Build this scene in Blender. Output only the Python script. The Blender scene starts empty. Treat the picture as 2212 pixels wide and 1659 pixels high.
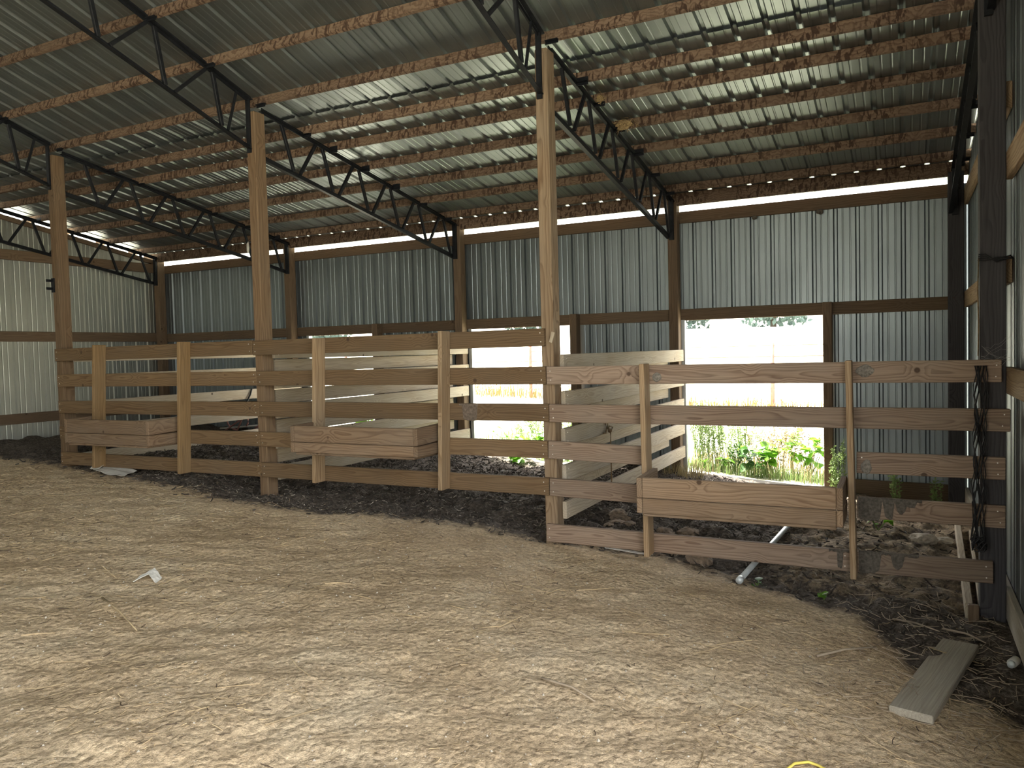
import bpy, bmesh, math, random
import numpy as np
from mathutils import Matrix, Vector

random.seed(7)
RNG = np.random.default_rng(7)
scn = bpy.context.scene
C = scn.collection

# ------------------------------------------------------------------ camera
cam_d = bpy.data.cameras.new('camera')
cam = bpy.data.objects.new('camera', cam_d)
C.objects.link(cam)
YAW, PIT, ROL = 0.4666, -0.0406, -0.0256
cam_d.sensor_width = 36.0
cam_d.lens = 1688.05 / 2212 * 36.0
cam_d.clip_end = 500
_f = Vector((-math.sin(YAW) * math.cos(PIT), math.cos(YAW) * math.cos(PIT), math.sin(PIT)))
_r = Vector((math.cos(YAW), math.sin(YAW), 0))
_u = _r.cross(_f)
_r2 = math.cos(ROL) * _r + math.sin(ROL) * _u
_u2 = -math.sin(ROL) * _r + math.cos(ROL) * _u
_m = Matrix((_r2, _u2, -_f)).transposed().to_4x4()
_m.translation = Vector((2.526, -5.6158, 1.5961))
cam.matrix_world = _m
scn.camera = cam

# ------------------------------------------------------------------ sky, sun, exposure
scn.view_settings.view_transform = 'Standard'
scn.view_settings.look = 'None'
scn.view_settings.gamma = 1.0
scn.view_settings.use_curve_mapping = False
scn.view_settings.exposure = 1.85
SUN_EL, SUN_AZ = math.radians(58), math.radians(-62)      # azimuth from +Y, negative = towards -X
w = bpy.data.worlds.new('sky')
scn.world = w
w.use_nodes = True
wn = w.node_tree
wn.nodes.clear()
sky = wn.nodes.new('ShaderNodeTexSky')
sky.sky_type = 'NISHITA'
sky.sun_disc = False
sky.sun_elevation = SUN_EL
sky.sun_rotation = SUN_AZ
sky.air_density = 1.0
sky.dust_density = 3.0
bg = wn.nodes.new('ShaderNodeBackground')
bg.inputs['Strength'].default_value = 0.55
wo = wn.nodes.new('ShaderNodeOutputWorld')
hs = wn.nodes.new('ShaderNodeHueSaturation')      # thin bright haze: a whiter sky
hs.inputs['Saturation'].default_value = 0.30
wn.links.new(sky.outputs[0], hs.inputs['Color'])
wt = wn.nodes.new('ShaderNodeMix')
wt.data_type = 'RGBA'
wt.blend_type = 'MULTIPLY'
wt.inputs[0].default_value = 1.0
wt.inputs[7].default_value = (1.0, 0.95, 0.86, 1)
wn.links.new(hs.outputs[0], wt.inputs[6])
wn.links.new(wt.outputs[2], bg.inputs[0])
wn.links.new(bg.outputs[0], wo.inputs[0])
sun_d = bpy.data.lights.new('sun', 'SUN')
sun_d.energy = 11.0
sun_d.angle = math.radians(2.0)
sun_d.color = (1.0, 0.95, 0.86)
sun = bpy.data.objects.new('sun', sun_d)
C.objects.link(sun)
_sd = Vector((math.sin(SUN_AZ) * math.cos(SUN_EL), math.cos(SUN_AZ) * math.cos(SUN_EL), math.sin(SUN_EL)))
sun.rotation_euler = _sd.to_track_quat('Z', 'Y').to_euler()
scn.cycles.max_bounces = 10
scn.cycles.diffuse_bounces = 6
scn.cycles.glossy_bounces = 5
scn.cycles.transparent_max_bounces = 6

# ------------------------------------------------------------------ material helpers
class NT:
    def __init__(s, name):
        s.m = bpy.data.materials.new(name)
        s.m.use_nodes = True
        s.t = s.m.node_tree
        s.t.nodes.clear()
        s.out = s.t.nodes.new('ShaderNodeOutputMaterial')
        s.b = s.t.nodes.new('ShaderNodeBsdfPrincipled')
        s.t.links.new(s.b.outputs[0], s.out.inputs[0])
    def n(s, kind, **kw):
        nd = s.t.nodes.new(kind)
        for k, v in kw.items():
            setattr(nd, k, v)
        return nd
    def put(s, sock, v):
        if isinstance(v, bpy.types.NodeSocket):
            s.t.links.new(v, sock)
        elif v is not None:
            if isinstance(v, (tuple, list)) and len(v) == 3 and sock.type == 'RGBA':
                v = (*v, 1)
            sock.default_value = v
    def math(s, op, a, b=None, c=None, clamp=False):
        nd = s.n('ShaderNodeMath', operation=op, use_clamp=clamp)
        s.put(nd.inputs[0], a)
        if b is not None: s.put(nd.inputs[1], b)
        if c is not None: s.put(nd.inputs[2], c)
        return nd.outputs[0]
    def mix(s, fac, a, b, mode='MIX'):
        nd = s.n('ShaderNodeMix', data_type='RGBA', blend_type=mode)
        s.put(nd.inputs[0], fac); s.put(nd.inputs[6], a); s.put(nd.inputs[7], b)
        return nd.outputs[2]
    def noise(s, vec, scale, detail=2.0, rough=0.5, dist=0.0):
        nd = s.n('ShaderNodeTexNoise')
        if vec is not None: s.put(nd.inputs['Vector'], vec)
        nd.inputs['Scale'].default_value = scale
        nd.inputs['Detail'].default_value = detail
        nd.inputs['Roughness'].default_value = rough
        nd.inputs['Distortion'].default_value = dist
        return nd.outputs[0]
    def voro(s, vec, scale, feature='F1', dims='3D', rnd=1.0):
        nd = s.n('ShaderNodeTexVoronoi', feature=feature, voronoi_dimensions=dims)
        s.put(nd.inputs['Vector'], vec)
        nd.inputs['Scale'].default_value = scale
        nd.inputs['Randomness'].default_value = rnd
        return nd
    def ramp(s, fac, stops):
        nd = s.n('ShaderNodeValToRGB')
        e = nd.color_ramp.elements
        while len(e) < len(stops): e.new(0.5)
        for i, (p, c) in enumerate(stops):
            e[i].position = p
            e[i].color = (*c, 1) if isinstance(c, (tuple, list)) else (c, c, c, 1)
        s.put(nd.inputs[0], fac)
        return nd.outputs[0]
    def rng(s, v, a, b, c, d):
        nd = s.n('ShaderNodeMapRange')
        s.put(nd.inputs[0], v)
        for i, q in enumerate((a, b, c, d)): nd.inputs[i + 1].default_value = q
        return nd.outputs[0]
    def xyz(s, x, y, z):
        nd = s.n('ShaderNodeCombineXYZ')
        s.put(nd.inputs[0], x); s.put(nd.inputs[1], y); s.put(nd.inputs[2], z)
        return nd.outputs[0]
    def obj(s):
        sp = s.n('ShaderNodeSeparateXYZ')
        tc = s.n('ShaderNodeTexCoord')
        s.t.links.new(tc.outputs['Object'], sp.inputs[0])
        oi = s.n('ShaderNodeObjectInfo')
        return tc.outputs['Object'], sp.outputs[0], sp.outputs[1], sp.outputs[2], oi.outputs['Random']
    def bump(s, h, strength, dist=0.01):
        nd = s.n('ShaderNodeBump')
        nd.inputs['Strength'].default_value = strength
        nd.inputs['Distance'].default_value = dist
        s.put(nd.inputs['Height'], h)
        s.t.links.new(nd.outputs[0], s.b.inputs['Normal'])
    def done(s, color, rough=0.8, metal=0.0, spec=None):
        s.put(s.b.inputs['Base Color'], color)
        s.put(s.b.inputs['Roughness'], rough)
        s.put(s.b.inputs['Metallic'], metal)
        if spec is not None: s.b.inputs['Specular IOR Level'].default_value = spec
        return s.m

def wood(name, light, dark, grey=(0.33, 0.30, 0.26), greyamt=0.4, ringf=75.0, wob=0.05, contrast=1.0, streak=1.0, blobs=False):
    """Sawn softwood: growth rings cut from a log whose pith lies beside the board (mesh X runs along the grain)."""
    s = NT(name)
    ob, x, y, z, rnd = s.obj()
    r50 = s.math('MULTIPLY', rnd, 53.0)
    kv = s.voro(s.xyz(x, s.math('ADD', z, r50), y), 3.6)
    kd = kv.outputs['Distance']
    v1 = s.xyz(s.math('MULTIPLY', x, streak), s.math('MULTIPLY', y, 5.0), s.math('ADD', s.math('MULTIPLY', z, 5.0), r50))
    n1 = s.noise(v1, 1.5, 2.0)
    v2 = s.xyz(s.math('MULTIPLY', x, streak * 1.3), s.math('ADD', s.math('MULTIPLY', y, 4.0), r50), s.math('MULTIPLY', z, 4.0))
    n2 = s.noise(v2, 1.4, 2.0)
    kn = s.math('MULTIPLY', s.rng(kd, 0.0, 0.30, 1.0, 0.0), 0.035)
    yy = s.math('ADD', s.math('ADD', y, s.math('MULTIPLY_ADD', n1, wob * 1.6, -wob * 0.8)), s.math('MULTIPLY_ADD', rnd, 0.035, 0.03))
    r2 = s.math('FRACT', s.math('MULTIPLY', rnd, 17.31))
    zz = s.math('ADD', s.math('ADD', z, s.math('MULTIPLY_ADD', n2, wob * 2.0, -wob)), s.math('MULTIPLY_ADD', r2, 0.12, -0.06))
    rr = s.math('SQRT', s.math('ADD', s.math('MULTIPLY', yy, yy), s.math('MULTIPLY', zz, zz)))
    rr = s.math('ADD', rr, kn)
    fr = s.math('FRACT', s.math('MULTIPLY', rr, ringf))
    ring = s.ramp(fr, [(0.0, 0.05), (0.12, 1.0), (0.55, 0.85), (0.86, 0.25), (1.0, 0.02)])
    fib = s.noise(s.xyz(s.math('MULTIPLY', x, 3.0), s.math('MULTIPLY', y, 160.0), s.math('MULTIPLY_ADD', z, 160.0, r50)), 1.0, 2.0)
    big = s.noise(s.xyz(s.math('ADD', x, r50), s.math('MULTIPLY', y, 3.0), s.math('MULTIPLY', z, 3.0)), 1.6, 3.0)
    rf = s.math('MULTIPLY_ADD', ring, contrast, 1.0 - contrast)
    col = s.mix(rf, dark, light)
    col = s.mix(s.math('MULTIPLY', s.rng(big, 0.35, 0.7, 0.0, 1.0), greyamt), col, grey)
    tone = s.math('MULTIPLY', s.rng(fib, 0.25, 0.75, 0.78, 1.12), s.math('MULTIPLY_ADD', rnd, 0.34, 0.83))
    col = s.mix(1.0, col, s.xyz(tone, tone, tone), 'MULTIPLY')
    if blobs:      # dark mill-burnt blotches lying across the board
        bn = s.noise(s.xyz(s.math('ADD', s.math('MULTIPLY', x, 30.0), r50), s.math('MULTIPLY', y, 8.0), s.math('MULTIPLY_ADD', z, 11.0, r50)), 1.0, 2.0, 0.55, 0.6)
        bm_ = s.noise(s.xyz(s.math('MULTIPLY_ADD', x, 2.2, r50), 0.0, 0.0), 1.0, 1.0)
        bf = s.math('MULTIPLY', s.rng(bn, 0.50, 0.57, 0.0, 1.0), s.rng(bm_, 0.38, 0.5, 0.15, 1.0))
        col = s.mix(s.math('MULTIPLY', bf, 0.85), col, (0.042, 0.021, 0.014))
    knot = s.rng(kd, 0.05, 0.075, 1.0, 0.0)
    col = s.mix(s.math('MULTIPLY', knot, 0.85), col, (0.055, 0.032, 0.02))
    s.bump(s.math('ADD', s.math('MULTIPLY', ring, 0.5), fib), 0.25, 0.004)
    return s.done(col, 0.78, 0.0, 0.25)

M = {}
M['post'] = wood('post_wood', (0.304, 0.213, 0.132), (0.178, 0.110, 0.061), (0.273, 0.228, 0.175), 0.35, 55, 0.05)
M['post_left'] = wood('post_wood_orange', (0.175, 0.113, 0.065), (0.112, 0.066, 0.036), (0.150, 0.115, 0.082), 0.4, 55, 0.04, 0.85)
M['rail'] = wood('rail_wood', (0.285, 0.205, 0.15), (0.155, 0.098, 0.068), (0.27, 0.225, 0.185), 0.45, 70, 0.05)
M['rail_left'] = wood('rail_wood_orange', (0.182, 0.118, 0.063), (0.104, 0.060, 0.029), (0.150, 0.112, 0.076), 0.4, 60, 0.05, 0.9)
M['upright'] = wood('upright_wood', (0.360, 0.253, 0.152), (0.225, 0.140, 0.076), (0.306, 0.253, 0.189), 0.35, 80, 0.03)
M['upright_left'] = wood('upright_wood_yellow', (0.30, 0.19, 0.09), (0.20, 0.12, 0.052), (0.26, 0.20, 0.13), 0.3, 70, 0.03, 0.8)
M['pale'] = wood('pale_weathered_wood', (0.435, 0.36, 0.265), (0.27, 0.21, 0.145), (0.46, 0.415, 0.35), 0.7, 65, 0.05, 0.75)
M['trough'] = wood('trough_wood', (0.296, 0.204, 0.132), (0.176, 0.108, 0.064), (0.288, 0.232, 0.176), 0.35, 70, 0.06)
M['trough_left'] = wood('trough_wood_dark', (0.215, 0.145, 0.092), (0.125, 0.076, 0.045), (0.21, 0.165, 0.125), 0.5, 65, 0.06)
M['girt'] = wood('girt_wood', (0.175, 0.118, 0.075), (0.105, 0.065, 0.038), (0.125, 0.096, 0.070), 0.5, 55, 0.05, 0.7)
M['purlin'] = wood('purlin_wood', (0.215, 0.148, 0.103), (0.125, 0.078, 0.052), (0.165, 0.112, 0.080), 0.4, 30, 0.08, 1.0, 6.0, blobs=True)
M['dark'] = wood('shaded_wood', (0.062, 0.058, 0.062), (0.038, 0.036, 0.040), (0.055, 0.054, 0.060), 0.4, 60, 0.04)  # shade and lens flare at the right wall put into the wood colour
M['old'] = wood('grey_old_wood', (0.40, 0.355, 0.285), (0.29, 0.245, 0.185), (0.42, 0.385, 0.325), 0.9, 60, 0.04, 0.6)

def metal_sheet(name, base, rough, wave):
    s = NT(name)
    ob, x, y, z, rnd = s.obj()
    n = s.noise(ob, 1.1, 4.0, 0.6)
    st = s.noise(s.xyz(s.math('MULTIPLY', x, 9.0), s.math('MULTIPLY', y, 0.7), s.math('MULTIPLY', z, 0.7)), 1.0, 3.0)
    k = s.math('MULTIPLY', s.rng(n, 0.3, 0.75, 0.9, 1.06), s.rng(st, 0.3, 0.7, 0.93, 1.05))
    col = s.mix(1.0, base, s.xyz(k, k, k), 'MULTIPLY')
    s.bump(s.noise(s.xyz(s.math('MULTIPLY', x, 4.0), y, z), 1.3, 2.0), wave, 0.02)
    return s.done(col, s.rng(n, 0.3, 0.7, rough - 0.05, rough + 0.07), 0.9)
M['roof'] = metal_sheet('galvalume_roof', (0.30, 0.335, 0.34), 0.40, 0.25)
M['sheet'] = metal_sheet('galvalume_wall', (0.25, 0.282, 0.302), 0.42, 0.15)
M['sheet_left'] = metal_sheet('galvalume_wall_lit', (0.43, 0.44, 0.40), 0.48, 0.15)  # same steel as the other walls, light falling on this one put into the colour
M['trim'] = metal_sheet('galvanised_trim', (0.50, 0.53, 0.56), 0.5, 0.0)

def plain(name, col, rough=0.7, metal=0.0, var=0.25, scale=8.0, spec=0.4):
    s = NT(name)
    tc = s.n('ShaderNodeTexCoord')
    n = s.noise(tc.outputs['Object'], scale, 4.0, 0.6)
    k = s.rng(n, 0.3, 0.7, 1.0 - var, 1.0 + var)
    return s.done(s.mix(1.0, col, s.xyz(k, k, k), 'MULTIPLY'), rough, metal, spec)
M['black_steel'] = plain('black_painted_steel', (0.010, 0.011, 0.014), 0.5, 0.0, 0.4, 20, 0.2)
M['zinc'] = plain('zinc_screw', (0.75, 0.72, 0.68), 0.4, 0.6)
M['galv_pipe'] = plain('galvanised_pipe', (0.62, 0.66, 0.68), 0.45, 0.3)
M['red_pipe'] = plain('faded_red_painted_pipe', (0.30, 0.12, 0.09), 0.6)
M['pink_pipe'] = plain('faded_red_tube', (0.42, 0.20, 0.18), 0.5)
M['white_paper'] = plain('torn_paper', (0.62, 0.60, 0.56), 0.85, 0, 0.15)
M['mud'] = plain('dried_mud', (0.10, 0.087, 0.072), 0.95, 0, 0.45, 60)
M['nest_straw'] = plain('nest_straw', (0.34, 0.24, 0.12), 0.95, 0, 0.5, 90)
M['stone'] = plain('pale_stone', (0.47, 0.42, 0.35), 0.9, 0, 0.3, 20)
M['black_twine'] = plain('black_twine', (0.012, 0.012, 0.014), 0.6)
M['rope'] = plain('brown_rope', (0.20, 0.135, 0.075), 0.9, 0, 0.4, 60)
M['yellow'] = plain('yellow_twine', (0.62, 0.50, 0.10), 0.7)
M['grey_mud'] = plain('grey_dried_mud', (0.20, 0.18, 0.155), 0.95, 0, 0.5, 70)
M['thin_mud'] = plain('thin_mud_film', (0.13, 0.10, 0.078), 0.95, 0, 0.4, 50)
M['clod'] = plain('dirt_clod', (0.22, 0.165, 0.12), 0.95, 0, 0.5, 30)
M['web'] = plain('dusty_web', (0.40, 0.38, 0.36), 0.95)
M['straw'] = plain('straw_bits', (0.46, 0.35, 0.21), 0.9, 0, 0.5, 6)
M['dark_twig'] = plain('dark_twig', (0.085, 0.06, 0.043), 0.9, 0, 0.4)
M['twig'] = plain('dry_stick', (0.36, 0.29, 0.215), 0.9, 0, 0.3)
M['chip'] = plain('mulch_bits', (0.062, 0.051, 0.042), 0.9, 0, 0.7, 7)
M['chip_pale'] = plain('pale_mulch_bits', (0.30, 0.265, 0.22), 0.9, 0, 0.5, 7)

def leafmat(name, col, trans=0.45):
    s = NT(name)
    tc = s.n('ShaderNodeTexCoord')
    oi = s.n('ShaderNodeObjectInfo')
    n = s.noise(tc.outputs['Object'], 14.0, 2.0)
    k = s.math('MULTIPLY', s.rng(n, 0.3, 0.7, 0.75, 1.2), s.math('MULTIPLY_ADD', oi.outputs['Random'], 0.5, 0.75))
    c = s.mix(1.0, col, s.xyz(k, k, k), 'MULTIPLY')
    s.done(c, 0.5, 0.0, 0.3)
    tr = s.n('ShaderNodeBsdfTranslucent')
    s.put(tr.inputs[0], c)
    mx = s.n('ShaderNodeMixShader')
    mx.inputs[0].default_value = trans
    s.t.links.new(s.b.outputs[0], mx.inputs[1])
    s.t.links.new(tr.outputs[0], mx.inputs[2])
    s.t.links.new(mx.outputs[0], s.out.inputs[0])
    return s.m
M['leaf'] = leafmat('broad_leaf', (0.15, 0.34, 0.03))
M['leaf_dark'] = leafmat('dark_leaf', (0.05, 0.13, 0.025), 0.3)
M['weed'] = leafmat('fine_weed', (0.19, 0.27, 0.09))
M['dry'] = leafmat('dry_grass', (0.34, 0.27, 0.14), 0.3)
M['far_weed'] = leafmat('far_scrub', (0.13, 0.10, 0.035), 0.2)
M['flower'] = leafmat('blue_flower', (0.14, 0.12, 0.55), 0.4)
M['tree'] = leafmat('tree_foliage', (0.115, 0.165, 0.145), 0.2)
M['bark'] = plain('tree_bark', (0.12, 0.10, 0.08), 0.9)

def dirt():
    s = NT('barn_dirt')
    tc = s.n('ShaderNodeTexCoord')
    ob = tc.outputs['Object']
    at = s.n('ShaderNodeAttribute', attribute_name='mulch')
    mu = at.outputs['Fac']
    n1 = s.noise(ob, 1.3, 5.0, 0.62)
    n2 = s.noise(ob, 9.0, 5.0, 0.65)
    n3 = s.noise(ob, 46.0, 4.0, 0.68)
    n4 = s.noise(ob, 150.0, 2.0, 0.6)
    wob = s.n('ShaderNodeVectorMath', operation='ADD')
    nz = s.n('ShaderNodeTexNoise')
    s.put(nz.inputs['Vector'], ob)
    nz.inputs['Scale'].default_value = 12.0
    sc_ = s.n('ShaderNodeVectorMath', operation='SCALE')
    s.put(sc_.inputs[0], nz.outputs['Color'])
    sc_.inputs['Scale'].default_value = 0.06
    s.put(wob.inputs[0], ob); s.put(wob.inputs[1], sc_.outputs[0])
    clod = s.voro(wob.outputs[0], 24.0)
    peb = s.voro(ob, 46.0)
    grit = s.voro(ob, 110.0)
    base = s.ramp(n1, [(0.28, (0.44, 0.325, 0.202)), (0.5, (0.57, 0.44, 0.292)), (0.72, (0.64, 0.52, 0.367))])
    base = s.mix(s.rng(n2, 0.48, 0.72, 0.0, 0.45), base, (0.27, 0.19, 0.12))
    k = s.math('MULTIPLY', s.rng(n3, 0.28, 0.72, 0.55, 1.38), s.rng(n4, 0.3, 0.7, 0.82, 1.15))
    base = s.mix(1.0, base, s.xyz(k, k, k), 'MULTIPLY')
    pb = s.math('MULTIPLY', s.rng(peb.outputs['Distance'], 0.14, 0.24, 1.0, 0.0), s.rng(peb.outputs['Color'], 0.66, 0.72, 0.0, 1.0))
    base = s.mix(s.math('MULTIPLY', pb, 0.5), base, (0.60, 0.52, 0.41))
    gb = s.math('MULTIPLY', s.rng(grit.outputs['Distance'], 0.15, 0.3, 1.0, 0.0), s.rng(grit.outputs['Color'], 0.7, 0.74, 0.0, 1.0))
    base = s.mix(s.math('MULTIPLY', gb, 0.45), base, (0.62, 0.55, 0.45))
    mulch = s.ramp(n3, [(0.3, (0.035, 0.029, 0.025)), (0.52, (0.115, 0.095, 0.08)), (0.75, (0.24, 0.205, 0.17))])
    mulch = s.mix(s.rng(n2, 0.5, 0.75, 0.0, 0.55), mulch, (0.11, 0.092, 0.077))
    mm = s.rng(s.math('ADD', mu, s.math('MULTIPLY_ADD', n2, 0.8, -0.4)), 0.30, 0.70, 0.0, 1.0)
    col = s.mix(mm, base, mulch)
    h = s.math('ADD', s.math('MULTIPLY', n3, 0.6), s.math('MULTIPLY', s.rng(clod.outputs['Distance'], 0.0, 0.75, 1.0, 0.0), 0.8))
    h = s.math('ADD', h, s.math('MULTIPLY', pb, 0.25))
    s.bump(s.math('ADD', h, s.math('MULTIPLY', n4, 0.35)), 1.0, 0.014)
    return s.done(col, 0.95, 0.0, 0.12)
M['dirt'] = dirt()

def field():
    s = NT('dry_field')
    tc = s.n('ShaderNodeTexCoord')
    n1 = s.noise(tc.outputs['Object'], 0.7, 5.0, 0.6)
    n2 = s.noise(tc.outputs['Object'], 14.0, 3.0, 0.6)
    c = s.ramp(n1, [(0.3, (0.44, 0.44, 0.32)), (0.6, (0.54, 0.52, 0.43)), (0.8, (0.58, 0.56, 0.49))])
    k = s.rng(n2, 0.3, 0.7, 0.85, 1.12)
    return s.done(s.mix(1.0, c, s.xyz(k, k, k), 'MULTIPLY'), 0.95, 0.0, 0.1)
M['field'] = field()

# ------------------------------------------------------------------ object helpers
def link(name, me, mat=None, parent=None):
    o = bpy.data.objects.new(name, me)
    if mat is not None and not me.materials:
        me.materials.append(mat)
    C.objects.link(o)
    if parent is not None:
        o.parent = parent
        o.matrix_parent_inverse = Matrix.Translation(-parent.location)
    return o
def tag(o, label, cat, group=None, kind=None):
    o['label'] = label
    o['category'] = cat
    if group: o['group'] = group
    if kind: o['kind'] = kind
    return o
def thing(name, loc, label, cat, group=None):
    o = bpy.data.objects.new(name, None)
    o.empty_display_size = 0.1
    o.location = loc
    C.objects.link(o)
    return tag(o, label, cat, group)
def structure(name, loc=(0, 0, 0)):
    o = bpy.data.objects.new(name, None)
    o.location = loc
    o['kind'] = 'structure'
    C.objects.link(o)
    return o
def mesh(name, v, f, smooth=False):
    me = bpy.data.meshes.new(name)
    me.from_pydata([tuple(p) for p in v], [], f)
    me.update()
    if smooth:
        me.shade_smooth()
    return me
_bc = {}
def block_mesh(L, T, W, matkey, bev=0.004):
    """Sawn timber L (x) by T (y) by W (z), corner at the origin on x, centred on y and z, eased edges."""
    k = (round(L, 3), round(T, 4), round(W, 4), matkey)
    if k in _bc: return _bc[k]
    bm = bmesh.new()
    bmesh.ops.create_cube(bm, size=1.0)
    for v in bm.verts:
        v.co = Vector(((v.co.x + 0.5) * L, v.co.y * T, v.co.z * W))
    b = min(bev, T * 0.2, W * 0.2)
    bmesh.ops.bevel(bm, geom=list(bm.edges), offset=b, segments=1, affect='EDGES', profile=0.5)
    me = bpy.data.meshes.new('timber')
    bm.to_mesh(me)
    bm.free()
    me.materials.append(M[matkey])
    _bc[k] = me
    return me
def frame(o, org, xd, zd):
    x = Vector(xd).normalized()
    z = Vector(zd)
    z = (z - x * z.dot(x)).normalized()
    y = z.cross(x)
    m = Matrix((x, y, z)).transposed().to_4x4()
    m.translation = Vector(org)
    o.matrix_basis = m
def timber(name, mat, a, b, T, W, up=(0, 0, 1), parent=None, bev=0.004):
    """A timber from a to b (centre line), thickness T sideways, width W along up."""
    a, b = Vector(a), Vector(b)
    o = link(name, block_mesh((b - a).length, T, W, mat, bev), None, parent)
    frame(o, a, b - a, up)
    return o
def angle_mesh(L, w, t):
    v, f = [], []
    prof = [(0, 0), (w, 0), (w, t), (t, t), (t, w), (0, w)]
    for x in (0, L):
        for (p, q) in prof: v.append((x, p, q))
    for i in range(6):
        j = (i + 1) % 6
        f.append((i, j, j + 6, i + 6))
    f += [(5, 4, 3, 2, 1, 0), (6, 7, 8, 9, 10, 11)]
    return mesh('angle_iron', v, f)
def tube_data(pts, r, n=6, cap=True, v=None, f=None):
    v = [] if v is None else v
    f = [] if f is None else f
    pts = [Vector(p) for p in pts]
    base = len(v)
    up = Vector((0, 0, 1))
    for i, p in enumerate(pts):
        d = (pts[min(i + 1, len(pts) - 1)] - pts[max(i - 1, 0)])
        if d.length < 1e-9: d = Vector((0, 0, 1))
        d.normalize()
        s = d.cross(up)
        if s.length < 0.05: s = d.cross(Vector((1, 0, 0)))
        s.normalize()
        t = s.cross(d)
        rr = r[i] if isinstance(r, (list, tuple)) else r
        for k in range(n):
            a = 2 * math.pi * k / n
            v.append(p + s * (math.cos(a) * rr) + t * (math.sin(a) * rr))
    for i in range(len(pts) - 1):
        for k in range(n):
            k2 = (k + 1) % n
            f.append((base + i * n + k, base + i * n + k2, base + (i + 1) * n + k2, base + (i + 1) * n + k))
    if cap:
        f.append(tuple(base + k for k in range(n))[::-1])
        f.append(tuple(base + (len(pts) - 1) * n + k for k in range(n)))
    return v, f
def tube(name, pts, r, mat, n=6, parent=None):
    v, f = tube_data(pts, r, n)
    return link(name, mesh(name, v, f, True), M[mat], parent)
def lump(name, loc, size, mat, seed=0, sub=2, parent=None, rough=0.35):
    bm = bmesh.new()
    bmesh.ops.create_icosphere(bm, subdivisions=sub, radius=1.0)
    rg = random.Random(seed)
    ph = [rg.uniform(0, 6) for _ in range(9)]
    for v in bm.verts:
        c = v.co
        k = 1 + rough * (0.5 * math.sin(3.1 * c.x + ph[0]) * math.sin(2.7 * c.y + ph[1]) + 0.35 * math.sin(6.3 * c.y + ph[2]) * math.sin(5.1 * c.z + ph[3]) + 0.3 * rg.uniform(-0.5, 0.5))
        v.co = Vector((c.x * size[0], c.y * size[1], c.z * size[2])) * k
    me = bpy.data.meshes.new(name)
    bm.to_mesh(me)
    bm.free()
    o = link(name, me, M[mat], parent)
    o.location = loc
    return o

# ------------------------------------------------------------------ ground shape
GX = [-14, -9.2, -6.1, -3.05, 0.0, 3.1, 8.0]
GZ = [0.62, 0.545, 0.45, 0.285, 0.09, -0.15, -0.32]
def G(x, y=0.0):
    return float(np.interp(x, GX, GZ))
def vnoise(x, y, s, seed):
    x = x * s + seed * 17.3; y = y * s + seed * 5.7
    xi = np.floor(x).astype(int); yi = np.floor(y).astype(int)
    fx = x - xi; fy = y - yi
    fx = fx * fx * (3 - 2 * fx); fy = fy * fy * (3 - 2 * fy)
    def h(a, b):
        q = np.sin(a * 127.1 + b * 311.7 + seed * 74.7) * 43758.5453
        return q - np.floor(q)
    return (h(xi, yi) * (1 - fx) + h(xi + 1, yi) * fx) * (1 - fy) + (h(xi, yi + 1) * (1 - fx) + h(xi + 1, yi + 1) * fx) * fy
MX = [-9.5, -6.3, -5.4, -4.3, -3.0, -2.5, -1.9, -1.35, -0.7, 0.05, 0.75, 1.3, 1.83, 2.25, 2.6, 3.2]
MY = [0.0, 0.0, -0.02, -0.2, -0.40, -0.30, -0.12, 0.08, 0.18, 0.10, 0.28, 0.05, -0.25, -0.42, -1.2, -1.7]
def mulch_of(x, y):
    edge = np.interp(x, MX, MY)
    return np.clip((y - edge) / 0.28 * 0.5 + 0.5, 0, 1)
def dip(x, y):      # the ground falls away towards the middle opening
    return 0.11 * np.exp(-(((np.asarray(x, float) + 1.9) / 0.85) ** 2)) * np.clip((np.asarray(y, float) - 2.4) / 1.3, 0, 1)
def ground_z(x, y):
    x = np.asarray(x, float); y = np.asarray(y, float)
    z = np.interp(x, GX, GZ)
    m = mulch_of(x, y)
    z = z + (vnoise(x, y, 1.1, 1) - 0.5) * 0.05 + (vnoise(x * .7 + y * .7, y * .7 - x * .7, 3.1, 2) - 0.5) * 0.022
    # trodden ripples across the front dirt
    rip = np.sin((x * 0.5 - y * 1.0) * 19 + 5 * vnoise(x, y, 1.6, 3) + 3 * vnoise(x, y, 5, 9))
    z = z + (1 - m) * (rip * 0.0045 * np.clip(1.3 - 0.25 * (x + 1.5), 0.25, 1.3) + (vnoise(x * .8 + y * .6, y * .8 - x * .6, 10, 4) - 0.5) * 0.015 + (vnoise(x * .6 - y * .8, y * .6 + x * .8, 23, 5) - 0.5) * 0.008)
    z = z + m * ((vnoise(x, y, 5, 6) - 0.5) * 0.07 + (vnoise(x, y, 16, 7) - 0.5) * 0.045 - 0.03)
    z = z - dip(x, y)
    # low spot and clods in the pen right of the middle post
    pit = np.exp(-(((x - 0.9) / 0.8) ** 2 + ((y - 0.9) / 0.7) ** 2))
    z = z - 0.09 * pit + pit * (vnoise(x, y, 4, 8) - 0.5) * 0.12
    return z
def gz(x, y):
    return float(ground_z(np.array([x]), np.array([y]))[0])

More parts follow.
